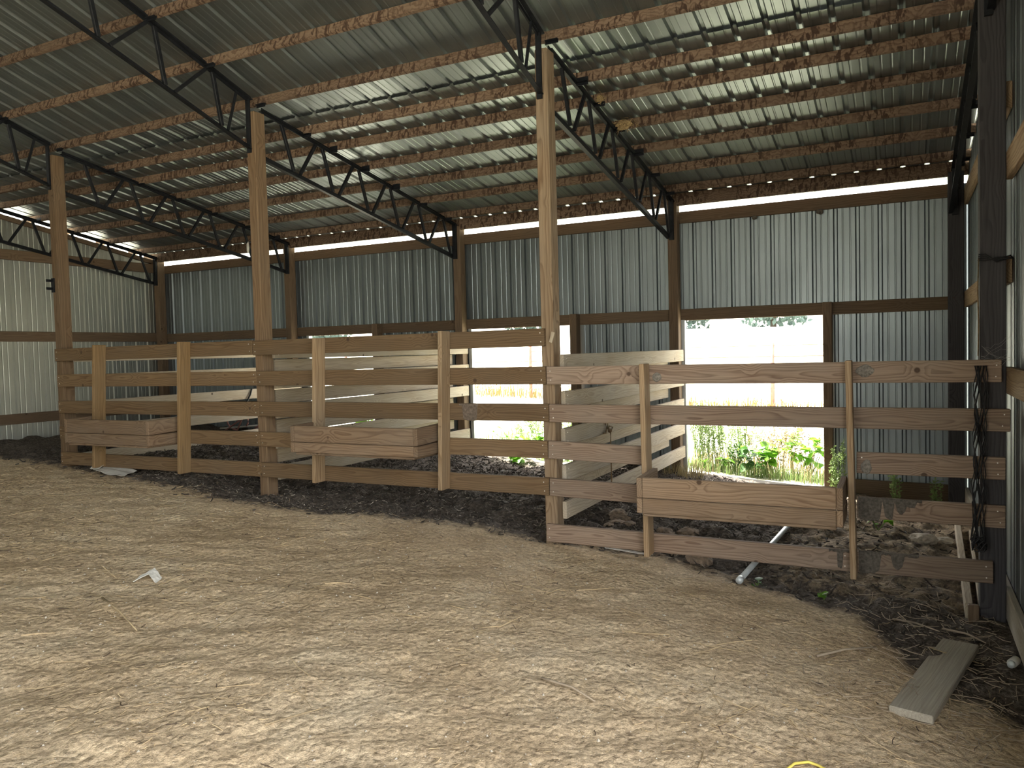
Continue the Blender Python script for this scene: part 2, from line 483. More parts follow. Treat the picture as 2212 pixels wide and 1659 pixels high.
xs = np.concatenate([np.arange(-9.35, -7.0, 0.06), np.arange(-7.0, 3.2, 0.026)])
ys = np.concatenate([np.arange(-12.4, -4.2, 0.4), np.arange(-4.2, 0.6, 0.024), np.arange(0.6, 4.06, 0.04)])
XX, YY = np.meshgrid(xs, ys)
ZZ = ground_z(XX, YY)
nx, ny = len(xs), len(ys)
co = np.stack([XX.ravel(), YY.ravel(), ZZ.ravel()], 1)
ii = np.arange((ny - 1) * (nx - 1))
r0 = (ii // (nx - 1)) * nx + ii % (nx - 1)
quads = np.stack([r0, r0 + 1, r0 + nx + 1, r0 + nx], 1)
me = bpy.data.meshes.new('floor')
me.vertices.add(len(co)); me.vertices.foreach_set('co', co.ravel())
me.loops.add(quads.size); me.loops.foreach_set('vertex_index', quads.ravel().astype(np.int32))
me.polygons.add(len(quads)); me.polygons.foreach_set('loop_start', (np.arange(len(quads)) * 4).astype(np.int32))
me.polygons.foreach_set('loop_total', np.full(len(quads), 4, np.int32))
me.update(calc_edges=True)
at = me.attributes.new('mulch', 'FLOAT', 'POINT')
at.data.foreach_set('value', (mulch_of(XX, YY) * (1 - 0.42 * np.clip((XX - 0.9) / 0.9, 0, 1) * np.clip((YY + 0.1) / 0.4, 0, 1))).ravel().astype(np.float32))
me.shade_smooth()
floor = link('floor', me, M['dirt'])
floor['kind'] = 'structure'

# outside land: a wide ring of field around the barn footprint
def ring_ground():
    xs = [-160, -40, -9.35, -6.1, -3.4, -2.9, -2.4, -1.9, -1.4, -0.9, -0.4, 0, 3.18, 8, 40, 160]
    ys = [-160, -40, -12.35, -6, 0, 4.05, 8, 20, 60, 170]
    v, f = [], []
    for y in ys:
        for x in xs: v.append((x, y, G(x) - 0.03 - (float(dip(x, y)) if y < 30 else 0) - 0.02 * max(0, min(y, 20) - 8) + 0.072 * max(0, min(y, 60) - 20) + 0.01 * max(0, y - 60)))
    n = len(xs)
    for j in range(len(ys) - 1):
        for i in range(n - 1):
            if xs[i] >= -9.35 and xs[i + 1] <= 3.18 and ys[j] >= -12.36 and ys[j + 1] <= 4.05: continue
            a = j * n + i
            f.append((a, a + 1, a + n + 1, a + n))
    return mesh('field_ground', v, f)
fld = link('field_ground', ring_ground(), M['field'])
fld['kind'] = 'structure'

# ------------------------------------------------------------------ corrugated sheet
PITCH = 0.2286
def rib_profile(x0, x1, majors=0.023, minors=0.003):
    pts = {x0: None, x1: None}
    k0 = int(math.floor(x0 / PITCH)) - 1
    k1 = int(math.ceil(x1 / PITCH)) + 1
    for k in range(k0, k1 + 1):
        c = k * PITCH
        for d in (-0.026, -0.012, 0.012, 0.026):
            if x0 < c + d < x1: pts[c + d] = None
        for mc in (0.0762, 0.1524):
            for d in (-0.010, -0.004, 0.004, 0.010):
                if x0 < c + mc + d < x1: pts[c + mc + d] = None
    def h(x):
        q = x / PITCH
        d = abs(q - round(q)) * PITCH
        if d <= 0.012 + 1e-9: return majors
        if d < 0.026: return majors * (0.026 - d) / 0.014
        p = (x / PITCH - math.floor(x / PITCH)) * PITCH
        for mc in (0.0762, 0.1524):
            e = abs(p - mc)
            if e <= 0.004 + 1e-9: return minors
            if e < 0.010: return minors * (0.010 - e) / 0.006
        return 0.0
    return [(x, h(x)) for x in sorted(pts)]
def sheet(name, u0, u1, path, out, along, mat, parent, org=(0, 0, 0)):
    """Ribbed steel sheet: profile runs along 'along' from u0 to u1, ribs rise along 'out', swept down 'path' (points, offset from org)."""
    prof = rib_profile(u0, u1)
    al, ou = Vector(along), [Vector(o).normalized() for o in out]
    v, f = [], []
    for P, on in zip(path, ou):
        for (u, h) in prof: v.append(Vector(P) + al * u + on * h)
    n = len(prof)
    for j in range(len(path) - 1):
        for i in range(n - 1):
            f.append((j * n + i, j * n + i + 1, (j + 1) * n + i + 1, (j + 1) * n + i))
    return link(name, mesh(name, v, f), M[mat], parent)

# ------------------------------------------------------------------ roof
SL, SM = 0.17, 0.32
def lean_z(y): return 4.129 - SL * y
def main_z(y): return max(4.178 - SM * y, 4.149 - SL * y)
RIDGE = -6.1
FAR = 2 * RIDGE
ceiling = structure('ceiling')
n_l, n_m = (0, SL, 1), (0, SM, 1)
mods = np.arange(-9.6, 3.5, 4 * PITCH)
mods = [round(a / PITCH) * PITCH + 0.5 * PITCH for a in mods]
for i in range(len(mods) - 1):
    a, b = mods[i], mods[i + 1]
    sheet('roof_sheet', a, b, [(0, 0.60, lean_z(0.60)), (0, 4.50, lean_z(4.50))], [n_l] * 2, (1, 0, 0), 'roof', ceiling)
    sheet('roof_sheet', a, b, [(0, RIDGE, 4.178 - SM * RIDGE), (0, 0.193, main_z(0.193)), (0, 0.95, main_z(0.95))], [n_m, (0, 0.25, 1), n_l], (1, 0, 0), 'roof', ceiling)
XB = [-9.45, -6.1, -3.05, 0.0, 3.16]
for i in range(len(mods) - 1):
    sheet('roof_sheet', mods[i], mods[i + 1], [(0, FAR - 0.2, 4.178 - SM * 0.2), (0, RIDGE, 4.178 - SM * RIDGE)], [(0, -SM, 1)] * 2, (1, 0, 0), 'roof', ceiling)
PL = [0.775, 1.19, 1.755, 2.35, 2.95, 3.55]
def purlin(y, zc, nrm, wid=0.089):
    for a, b in zip(XB[:-1], XB[1:]):
        dz = random.uniform(-0.003, 0.003)
        timber('purlin', 'purlin', (a + 0.002, y + 0.019, zc + dz), (b - 0.002, y + 0.019, zc + dz), 0.038, wid, nrm, ceiling)
for y in PL: purlin(y, lean_z(y + 0.019) - 0.0455, n_l)
purlin(3.85, lean_z(3.869) - 0.0775, n_l, 0.152)
for k in range(10):
    y = 0.14 - 0.6 * k
    if y < -5.6: break
    purlin(y, 4.178 - SM * (y + 0.019) - 0.0475, n_m)

# ------------------------------------------------------------------ back wall
YP = 3.82          # back posts, inner face
YG = 3.965         # girts, inner face
YS = 4.006         # steel sheets
wall_back = structure('wall_back', (0, YS, 0))
OPEN = [(-5.86, -4.53, 1.93), (-2.92, -1.37, 1.93), (0.10, 1.70, 1.93)]
cuts = sorted(set([-9.21, 3.13] + [m for m in mods if -9.2 < m < 3.1] + [q for o in OPEN for q in o[:2]]))
for a, b in zip(cuts[:-1], cuts[1:]):
    if b - a < 0.01: continue
    mid = (a + b) / 2
    zb = G(mid) - 0.12
    for o in OPEN:
        if o[0] - 1e-6 <= a and b <= o[1] + 1e-6: zb = o[2] + 0.02
    sheet('steel_sheet', a, b, [(0, YS, zb), (0, YS, 3.262)], [(0, 1, 0)] * 2, (1, 0, 0), 'sheet', wall_back)
bays = [(-9.19, -6.13), (-6.13, -3.04), (-3.04, 0.0), (0.0, 3.08)]
for a, b in bays:
    timber('header_board', 'girt', (a, YG + 0.019, 3.263 - 0.07), (b, YG + 0.019, 3.263 - 0.07), 0.038, 0.14, parent=wall_back)
    timber('girt', 'girt', (a, YG + 0.019, 2.072 - 0.07), (b, YG + 0.019, 2.072 - 0.07), 0.038, 0.14, parent=wall_back)
timber('girt', 'girt', (-9.19, YG + 0.019, 0.83), (-6.13, YG + 0.019, 0.83), 0.038, 0.14, parent=wall_back)
timber('girt', 'girt', (-4.45, YG + 0.019, 0.78), (-3.04, YG + 0.019, 0.78), 0.038, 0.14, parent=wall_back)
timber('skirt_board', 'girt', (1.80, YG + 0.019, -0.03), (2.95, YG + 0.019, -0.05), 0.038, 0.19, parent=wall_back)
for (a, b, z) in OPEN:
    timber('jamb_post', 'girt', (b + 0.048, YP + 0.07, G(b) - 0.3), (b + 0.048, YP + 0.07, 2.07), 0.095, 0.14, (0, 1, 0), wall_back)
    # bent metal edge trim on the left side of the opening
    v = []
    for zz in (G(a) - 0.1, z + 0.01):
        v += [(a - 0.045, YG - 0.002, zz), (a + 0.004, YG - 0.002, zz), (a + 0.004, YS + 0.026, zz), (a - 0.045, YS + 0.026, zz)]
    fcs = [(0, 1, 5, 4), (1, 2, 6, 5), (2, 3, 7, 6), (3, 0, 4, 7), (4, 5, 6, 7), (0, 3, 2, 1)]
    link('edge_trim', mesh('edge_trim', v, fcs), M['trim'], wall_back)

# ------------------------------------------------------------------ left wall
XL = -9.157
wall_left = structure('wall_left', (XL, 0, 0))
lm = [round(a / PITCH) * PITCH + 0.5 * PITCH for a in np.arange(-12.3, 4.3, 4 * PITCH)]
for a, b in zip(lm[:-1], lm[1:]):
    a, b = max(a, FAR), min(b, 4.0)
    if b - a < 0.05: continue
    def top(y):
        z = lean_z(y) if y > 0.3 else (main_z(y) if y > RIDGE else 4.178 - SM * (2 * RIDGE - y))
        return z - 0.11
    # pieces follow the roof slope: profile across y, lower edge level with the ground
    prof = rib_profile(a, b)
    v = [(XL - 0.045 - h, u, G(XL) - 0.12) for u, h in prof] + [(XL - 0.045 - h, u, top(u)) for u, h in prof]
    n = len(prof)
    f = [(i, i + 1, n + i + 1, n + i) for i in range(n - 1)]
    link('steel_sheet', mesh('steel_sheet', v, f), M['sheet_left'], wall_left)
for z in (3.21, 2.015, 0.80):
    for a, b in ((-4.0, 0.0), (0.0, 3.96)):
        timber('girt', 'girt', (XL - 0.02, a, z), (XL - 0.02, b, z), 0.038, 0.15, parent=wall_left)
tilt = Vector((0, 1, -SL)).normalized()
timber('rake_board', 'girt', (XL - 0.02, 0.1, lean_z(0.1) - 0.16), (XL - 0.02, 3.96, lean_z(3.96) - 0.16), 0.038, 0.07, (0, 0, 1), wall_left)

# ------------------------------------------------------------------ right wall
XR = 3.084
DOOR0, DOOR1 = -2.7, -10.6
wall_right = structure('wall_right', (XR, 0, 0))
def top_r(y):
    z = lean_z(y) if y > 0.3 else (main_z(y) if y > RIDGE else 4.178 - SM * (2 * RIDGE - y))
    return z - 0.03
for a, b in zip(lm[:-1], lm[1:]):
    a, b = max(a, FAR), min(b, 4.0)
    if b - a < 0.05: continue
    for lo, hi, zb in ((max(a, DOOR0), b, None), (max(a, DOOR1), min(b, DOOR0), 4.6), (a, min(b, DOOR1), None)):
        if hi - lo < 0.02: continue
        prof = rib_profile(lo, hi)
        z0 = (G(XR) - 0.12) if zb is None else zb
        v = [(XR + 0.042 + h, u, z0) for u, h in prof] + [(XR + 0.042 + h, u, top_r(u)) for u, h in prof]
        n = len(prof)
        f = [(i, i + 1, n + i + 1, n + i) for i in range(n - 1)]
        link('steel_sheet', mesh('steel_sheet', v, f), M['sheet'], wall_right)
for z, a, b in ((2.66, DOOR0, 0.1), (1.345, DOOR0, 0.1), (2.03, 0.12, 3.9), (3.1, 0.12, 3.9)):
    timber('girt', 'upright', (XR + 0.019, a, z), (XR + 0.019, b, z), 0.038, 0.165, parent=wall_right)
timber('skirt_board', 'old', (XR + 0.019, DOOR0, -0.055), (XR + 0.019, 3.9, -0.055), 0.038, 0.19, parent=wall_right)
wall_front = structure('wall_front', (0, FAR, 0))
for a, b in zip(mods[:-1], mods[1:]):
    a, b = max(a, -9.2), min(b, 3.12)
    zb = 3.9 if -2.9 < (a + b) / 2 < 0.6 else G((a + b) / 2) - 0.15      # unseen opening added in the far wall to let in fill light
    sheet('steel_sheet', a, b, [(0, FAR, zb), (0, FAR, 4.14)], [(0, -1, 0)] * 2, (1, 0, 0), 'sheet', wall_front)
timber('door_post', 'post', (XR - 0.03, DOOR0 + 0.07, -0.5), (XR - 0.03, DOOR0 + 0.07, 4.7), 0.14, 0.14, (1, 0, 0), wall_right)

# ------------------------------------------------------------------ posts
PX = [-6.1, -3.05, 0.0]
post_labels = {-6.1: 'leftmost full-height timber post in the fence line, warm brown with a black bracket',
               -3.05: 'orange-brown timber post second from the left in the fence line',
               0.0: 'tall pale grained timber post in the middle, in front of the pens'}
def post(x, y0, y1, w, z0, z1, mat, label, group):
    me = block_mesh(z1 - z0, w, y1 - y0, mat, 0.006)
    o = link('timber_post', me)
    frame(o, (x, (y0 + y1) / 2, z0), (0, 0, 1), (0, 1, 0))
    return tag(o, label, 'post', group)
for x in PX:
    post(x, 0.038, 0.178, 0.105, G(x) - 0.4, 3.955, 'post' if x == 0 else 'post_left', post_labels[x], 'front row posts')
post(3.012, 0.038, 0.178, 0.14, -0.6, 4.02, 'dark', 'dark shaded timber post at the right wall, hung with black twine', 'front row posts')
bl = {-9.105: 'timber corner post where the left wall meets the back wall', -6.135: 'back wall timber post behind the second fence post from left',
      -3.04: 'back wall timber post left of the middle opening, behind the middle pen', 0.003: 'back wall timber post beside the right-hand opening',
      3.008: 'dark shaded timber corner post where back wall and right wall meet'}
for x, lb in bl.items():
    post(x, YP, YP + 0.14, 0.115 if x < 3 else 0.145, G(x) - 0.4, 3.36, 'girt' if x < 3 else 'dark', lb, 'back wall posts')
br = thing('post_bracket', (-6.105, 0.02, 2.49), 'small black steel bracket bolted to the leftmost fence-line post', 'bracket')
timber('plate', 'black_steel', (-6.135, 0.0325, 2.41), (-6.135, 0.0325, 2.57), 0.05, 0.012, (0, 1, 0), br, 0.001)
timber('hook', 'black_steel', (-6.13, 0.024, 2.45), (-6.13, -0.05, 2.45), 0.012, 0.03, (0, 0, 1), br, 0.001)
timber('hook', 'black_steel', (-6.13, 0.024, 2.54), (-6.13, -0.05, 2.54), 0.012, 0.03, (0, 0, 1), br, 0.001)

# ------------------------------------------------------------------ steel trusses
def member(name, a, b, wid, parent, flip=False):
    a, b = Vector(a), Vector(b)
    o = link(name, angle_mesh((b - a).length, wid, 0.006), M['black_steel'], parent)
    frame(o, a, b - a, (0, 0, -1) if not flip else (0, 0, 1))
    return o
def rod(a, b, wid, parent):
    timber('web_bar', 'black_steel', a, b, wid, wid * 0.8, (1, 0, 0), parent, 0.003)
def lean_truss(X, label):
    t = thing('roof_truss', (X, 0.2, 3.3), label, 'truss', 'black steel roof trusses')
    top = lambda y: 4.034 - SL * y
    bot = lambda y: 3.575 - SL * y
    for s in (-1, 1):
        member('top_chord', (X + s * 0.006 if s > 0 else X - 0.006, 0.19, top(0.19)), (X + (0.006 if s > 0 else -0.006), 3.92, top(3.92)), 0.030 * s, t)
    member('bottom_chord', (X - 0.02, 0.19, bot(0.19)), (X - 0.02, 3.815, bot(3.815)), 0.042, t, True)
    timber('end_plate', 'black_steel', (X, 0.186, bot(0.2) - 0.02), (X, 0.186, 3.95), 0.07, 0.012, (0, 1, 0), t, 0.001)
    timber('end_plate', 'black_steel', (X, 3.80, bot(3.8) - 0.02), (X, 3.80, top(3.8)), 0.06, 0.03, (0, 1, 0), t, 0.001)
    nodes = [0.41, 1.02, 1.64, 2.25, 2.86, 3.46]
    for i, y in enumerate(nodes):
        rod((X, y + 0.05, top(y + 0.05) - 0.02), (X, y + 0.21, bot(y + 0.21) + 0.03), 0.034, t)
        if i: rod((X, y - 0.05, top(y - 0.05) - 0.02), (X, y - 0.31, bot(y - 0.31) + 0.03), 0.034, t)
    for y in PL:
        timber('purlin_clip', 'black_steel', (X + 0.005, y - 0.004, lean_z(y) - 0.09), (X + 0.115, y - 0.004, lean_z(y) - 0.09), 0.006, 0.075, (0, SL, 1), t, 0.001)
        timber('purlin_clip', 'black_steel', (X + 0.005, y - 0.02, lean_z(y) - 0.098), (X + 0.115, y - 0.02, lean_z(y) - 0.098), 0.030, 0.006, (0, SL, 1), t, 0.001)
    return t
def main_truss(X, label):
    t = thing('roof_truss', (X, 0.0, 3.6), label, 'truss', 'black steel roof trusses')
    top = lambda y: 4.083 - SM * y
    bot = lambda y: 3.605 - SM * y
    for s in (-1, 1):
        member('top_chord', (X + s * 0.006, 0.05, top(0.05)), (X + s * 0.006, RIDGE, top(RIDGE)), -0.030 * s, t)
    member('bottom_chord', (X - 0.02, 0.03, bot(0.03)), (X - 0.02, RIDGE, bot(RIDGE)), 0.042, t, True)
    timber('end_plate', 'black_steel', (X - 0.012, 0.028, bot(0.03) - 0.03), (X - 0.012, 0.028, 4.08), 0.045, 0.02, (0, 1, 0), t, 0.001)
    rod((X, -0.12, top(-0.12) - 0.02), (X, -0.24, bot(-0.24) + 0.03), 0.024, t)
    y = -0.43
    while y > RIDGE + 0.3:
        rod((X, y + 0.03, top(y + 0.03) - 0.02), (X, y + 0.12, bot(y + 0.12) + 0.03), 0.036, t)
        rod((X, y - 0.03, top(y - 0.03) - 0.02), (X, y - 0.39, bot(y - 0.39) + 0.03), 0.03, t)
        y -= 0.605
    for k in range(9):
        y = 0.14 - 0.6 * k
        z = 4.178 - SM * y
        timber('purlin_clip', 'black_steel', (X + 0.005, y - 0.004, z - 0.09), (X + 0.115, y - 0.004, z - 0.09), 0.006, 0.075, (0, SM, 1), t, 0.001)
        timber('purlin_clip', 'black_steel', (X + 0.005, y - 0.02, z - 0.1), (X + 0.115, y - 0.02, z - 0.1), 0.030, 0.006, (0, SM, 1), t, 0.001)
    return t
for X, lb in ((-9.09, 'black steel truss running along the left wall under the low roof'),
              (-6.1, 'black steel truss behind the leftmost fence-line post, under the low roof'),
              (-3.05, 'black steel truss behind the second fence-line post, under the low roof'),
              (0.0, 'black steel truss behind the tall middle post, under the low roof'),
              (3.0, 'dark steel truss above the right wall under the low roof')):
    lean_truss(X, lb)
for X, lb in ((-6.1, 'black steel truss rising towards the viewer from the leftmost fence-line post'),
              (-3.05, 'black steel truss rising towards the viewer from the second fence-line post'),
              (0.0, 'black steel truss rising towards the viewer from the tall middle post'),
              (3.0, 'black steel truss rising towards the viewer beside the right wall')):
    main_truss(X, lb)

# ------------------------------------------------------------------ front fences
def screws(pts, parent, nrm=(0, -1, 0), r=0.0042):
    v, f = [], []
    nrm = Vector(nrm)
    for p in pts:
        tube_data([Vector(p) - nrm * 0.002, Vector(p) + nrm * 0.003], r, 6, True, v, f)
    o = link('screw_heads', mesh('screw_heads', v, f), M['zinc'], parent)
    o['kind'] = 'stuff'
    return o
def fence(loc, label, rails, ups, mat, umat, extra=None):
    t = thing('board_fence', loc, label, 'fence', 'board fences across the pen fronts')
    sc = []
    for (x0, x1, z0, z1, *h) in rails:
        wd = h[0] if h else 0.14
        timber('rail_board', mat, (x0, 0.019, z0 - wd / 2), (x1, 0.019, z1 - wd / 2), 0.038, wd, parent=t)
        for xx, zt in ((x0 + 0.035, z0), (x1 - 0.035, z1)):
            for q in (0.035, 0.105): sc.append((xx + random.uniform(-.008, .008), -0.0005, zt - q))
    for (xb, xt, zb, zt) in ups:
        timber('upright', umat, (xb + 0.019, -0.072, zb), (xt + 0.019, -0.072, zt), 0.038, 0.14, (0, 1, 0), t)
    screws(sc, t)
    return t
L1, L2, L3, L4, L5 = 1.7722, 1.4772, 1.1809, 0.8907, 0.594
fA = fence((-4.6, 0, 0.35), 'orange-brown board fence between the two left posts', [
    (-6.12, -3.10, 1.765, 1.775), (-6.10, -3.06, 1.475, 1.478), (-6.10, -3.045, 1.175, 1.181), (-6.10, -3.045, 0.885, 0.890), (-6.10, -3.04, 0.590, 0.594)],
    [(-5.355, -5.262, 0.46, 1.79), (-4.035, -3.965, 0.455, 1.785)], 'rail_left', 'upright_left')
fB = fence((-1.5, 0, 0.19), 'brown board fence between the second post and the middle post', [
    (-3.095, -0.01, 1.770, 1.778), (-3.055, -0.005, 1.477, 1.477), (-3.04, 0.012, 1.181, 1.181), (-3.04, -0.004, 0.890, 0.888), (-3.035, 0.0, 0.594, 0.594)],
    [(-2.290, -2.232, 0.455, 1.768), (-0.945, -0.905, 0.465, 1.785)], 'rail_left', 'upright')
for o in fB.children:
    if o.name.startswith('rail_board'):
        pass
fC = fence((1.5, 0, -0.02), 'brown board fence between the middle post and the right wall', [
    (0.002, 3.055, 1.475, 1.476), (0.017, 3.10, 1.178, 1.172), (0.002, 0.80, 0.889, 0.868), (0.006, 0.845, 0.592, 0.578),
    (-0.03, 2.20, 0.225, 0.213), (2.235, 3.075, 0.878, 0.873), (2.235, 3.075, 0.579, 0.573), (2.235, 3.01, 0.214, 0.221)],
    [(0.812, 0.80, 0.075, 1.488), (2.20, 2.178, 0.06, 1.487)], 'rail', 'upright')

# mud smears on the right-hand rails, part of that fence
def smear(name, x0, x1, ztop, drips, parent, y=-0.004, seed=3, mat='mud'):
    rg = random.Random(seed)
    n = 26
    v, f = [], []
    for i in range(n + 1):
        x = x0 + (x1 - x0) * i / n
        d = 0.012 + 0.012 * rg.random()
        for (cx, w_, L) in drips:
            if abs(x - cx) < w_: d = max(d, L * (1 - 0.25 * (abs(x - cx) / w_) ** 4) + 0.012 * rg.random())
        zt = ztop
        v += [(x, 0.001, zt), (x, y, zt - 0.004), (x, y - 0.002, zt - d * 0.5), (x, y, zt - d + 0.004), (x, 0.001, zt - d)]
    for i in range(n):
        for k in range(4):
            a = i * 5 + k
            f.append((a, a + 5, a + 6, a + 1))
    return link(name, mesh(name, v, f), M[mat], parent)
smear('mud_smear', 2.245, 2.62, 0.580, [(2.31, 0.075, 0.15), (2.43, 0.03, 0.13), (2.50, 0.025, 0.09), (2.56, 0.03, 0.05)], fC, seed=3)
smear('mud_smear', 2.245, 2.60, 0.222, [(2.30, 0.07, 0.142), (2.475, 0.03, 0.10)], fC, seed=5)
smear('mud_smear', 2.06, 2.19, 0.218, [(2.13, 0.02, 0.12)], fC, seed=6)
smear('mud_smear', -0.80, -0.62, 1.179, [(-0.70, 0.07, 0.138)], fB, y=-0.002, seed=8, mat='thin_mud')
lump('mud_patch', (2.29, -0.004, 1.415), (0.055, 0.012, 0.036), 'grey_mud', 4, 3, fC)
lump('mud_patch', (2.292, -0.004, 0.78), (0.035, 0.010, 0.042), 'grey_mud', 5, 3, fC)
lump('mud_patch', (0.893, -0.004, 1.385), (0.040, 0.012, 0.030), 'grey_mud', 6, 3, fC)
sp = timber('splinter', 'pale', (0.048, -0.008, 1.665), (0.078, -0.02, 1.745), 0.008, 0.028, (1, 0, 0), fB, 0.002)

# ------------------------------------------------------------------ feed troughs
def trough(x0, x1, ztop, zbot, label, mat):
    t = thing('feed_trough', ((x0 + x1) / 2, -0.2, zbot), label, 'trough', 'wooden feed troughs hung on the fence')
    yf, yb, th = -0.405, -0.001, 0.038
    h = ztop - zbot
    up_h = 0.14
    lo_h = h - up_h - 0.004
    zu, zl = ztop - up_h / 2, zbot + lo_h / 2
    for z, hh in ((zu, up_h), (zl, lo_h)):
        timber('front_board', mat, (x0 + th + .002, yf + th / 2 + 0.003, z), (x1 - th - .002, yf + th / 2 + 0.003, z), th, hh, parent=t)
        for x in (x0 + th / 2, x1 - th / 2):
            timber('end_board', mat, (x, yf, z), (x, yb, z + (0.012 if hh == up_h else 0)), th, hh, parent=t)
    timber('bottom_board', mat, (x0 + th + .004, -0.2, zbot - 0.012), (x1 - th - .004, -0.2, zbot - 0.012), 0.38, 0.02, parent=t)
    return t
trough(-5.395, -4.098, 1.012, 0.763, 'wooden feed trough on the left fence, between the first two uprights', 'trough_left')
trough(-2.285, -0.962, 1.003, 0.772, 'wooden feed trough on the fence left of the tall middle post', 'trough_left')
trough(0.850, 2.178, 0.702, 0.455, 'wooden feed trough on the low right fence, lowest of the three troughs', 'trough')

# ------------------------------------------------------------------ pen dividers
def divider(x, label, tops, left_tops, xr, xl, y0, y1):
    t = thing('pen_divider', (x, 2.0, G(x)), label, 'fence', 'board dividers between the pens')
    sc = []
    for zt in tops:
        a = y0 + random.uniform(-0.01, 0.01)
        timber('rail_board', 'pale', (xr, a, zt - 0.07), (xr, y1 + random.uniform(-0.01, 0.01), zt - 0.07 + random.uniform(-.006, .006)), 0.038, 0.14, parent=t)
        for q in (0.035, 0.105):
            sc.append((xr + 0.0195, a + 0.05, zt - q)); sc.append((xr + 0.0195, y1 - 0.06, zt - q))
    for zt in left_tops:
        timber('rail_board', 'pale', (xl, 0.30, zt - 0.07), (xl, 3.74, zt - 0.07), 0.038, 0.14, parent=t)
    screws(sc, t, (1, 0, 0))
divider(0.0, 'pale weathered board divider running back from the tall middle post', [1.570, 1.272, 0.975, 0.680, 0.385], [1.54, 1.137, 0.835, 0.54], 0.0735, -0.0735, 0.146, 3.93)
divider(-3.05, 'pale weathered board divider running back from the second fence post', [1.735, 1.438, 1.145, 0.850, 0.543], [1.585, 1.28, 0.98, 0.69], -2.976, -3.124, 0.16, 3.93)
divider(-6.1, 'pale board divider running back from the leftmost fence-line post', [1.755, 1.465, 1.157, 0.866, 0.560], [], -6.026, -6.17, 0.17, 3.93)

# rope tied on the middle divider
rp = thing('tie_rope', (0.10, 1.1, 0.4), 'brown rope knotted and hanging on the divider behind the middle post', 'rope')
tube('rope_loop', [(0.098, 1.02, 1.01), (0.10, 1.06, 0.93), (0.105, 1.08, 0.88), (0.11, 1.04, 0.845), (0.115, 0.96, 0.85)], 0.007, 'rope', 6, rp)
tube('rope_loop', [(0.098, 1.12, 1.0), (0.108, 1.10, 0.93), (0.112, 1.09, 0.88), (0.115, 1.13, 0.90), (0.12, 1.19, 0.885), (0.12, 1.15, 0.85)], 0.007, 'rope', 6, rp)
lump('knot', (0.115, 1.13, 0.86), (0.018, 0.022, 0.02), 'rope', 2, 2, rp)
tube('hanging_end', [(0.115, 1.15, 0.85), (0.112, 1.155, 0.75), (0.116, 1.15, 0.60), (0.112, 1.16, 0.45), (0.12, 1.14, 0.36)], 0.006, 'rope', 6, rp)

# black twine hank on the right post
tw = thing('twine_hank', (2.93, -0.02, 0.35), 'hank of black baling twine hanging down the right post across the fence boards', 'twine')
for i in range(10):
    rg = random.Random(i)
    x = 2.945 + rg.uniform(-0.04, 0.035)
    pts = []
    for k in range(19):
        z = 1.44 - k * (1.10 + rg.uniform(-.02, .06)) / 18
        pts.append((x + 0.012 * math.sin(k * 1.3 + i * 1.7) - 0.02 * k / 18, -0.018 - 0.012 * abs(math.sin(i * 2.1 + k * 0.4)), z))
    tube('twine_strand', pts, rg.uniform(0.0028, 0.005), 'black_twine', 5, tw)
for i in range(5):
    rg = random.Random(50 + i)
    pts = [(2.93 + 0.04 * math.cos(a * 1.0 + i), -0.03 - 0.01 * i, 0.36 - 0.05 * i / 5 + 0.03 * math.sin(a * 2 + i)) for a in np.linspace(0, 5, 12)]
    tube('twine_strand', pts, 0.004, 'black_twine', 5, tw)
cd = tube('hanging_cord', [(2.935, 0.02, 2.10), (2.928, 0.01, 1.9), (2.934, 0.01, 1.7), (2.93, 0.012, 1.5)], 0.004, 'rope', 5)
tag(cd, 'thin brown cord hanging beside the dark right post', 'cord')
wr = thing('wire_tie', (3.0, 0.02, 2.08), 'dark wire wound around the right post above the fence', 'wire')
for i in range(4):
    tube('wire_loop', [(2.93 + 0.002 * i, 0.03, 2.09 + 0.012 * i), (2.97, 0.02, 2.085 + 0.013 * i), (3.03, 0.018, 2.10 - 0.01 * i), (3.10, 0.02, 2.09 + 0.02 * math.sin(i)), (3.12, 0.05, 2.09)], 0.004, 'black_twine', 5, wr)

# cobwebs
cw = thing('cobweb', (3.03, -0.1, 1.5), 'dusty cobweb strung between the right post and the right wall girt', 'cobweb')
v, f = [], []
for i in range(9):
    rg = random.Random(200 + i)
    a = Vector((2.945 + rg.uniform(0, .03), 0.0, 1.49 + rg.uniform(-.03, .09)))
    b = Vector((3.07, -0.10 - rg.uniform(0, .35), 1.50 + rg.uniform(-.05, .16)))
    pts = [a.lerp(b, k / 6) + Vector((0, 0, -0.04 * math.sin(math.pi * k / 6) * rg.uniform(.2, 1))) for k in range(7)]
    tube_data(pts, 0.0006, 3, False, v, f)
o = link('strands', mesh('strands', v, f), M['web'], cw)
o['kind'] = 'stuff'

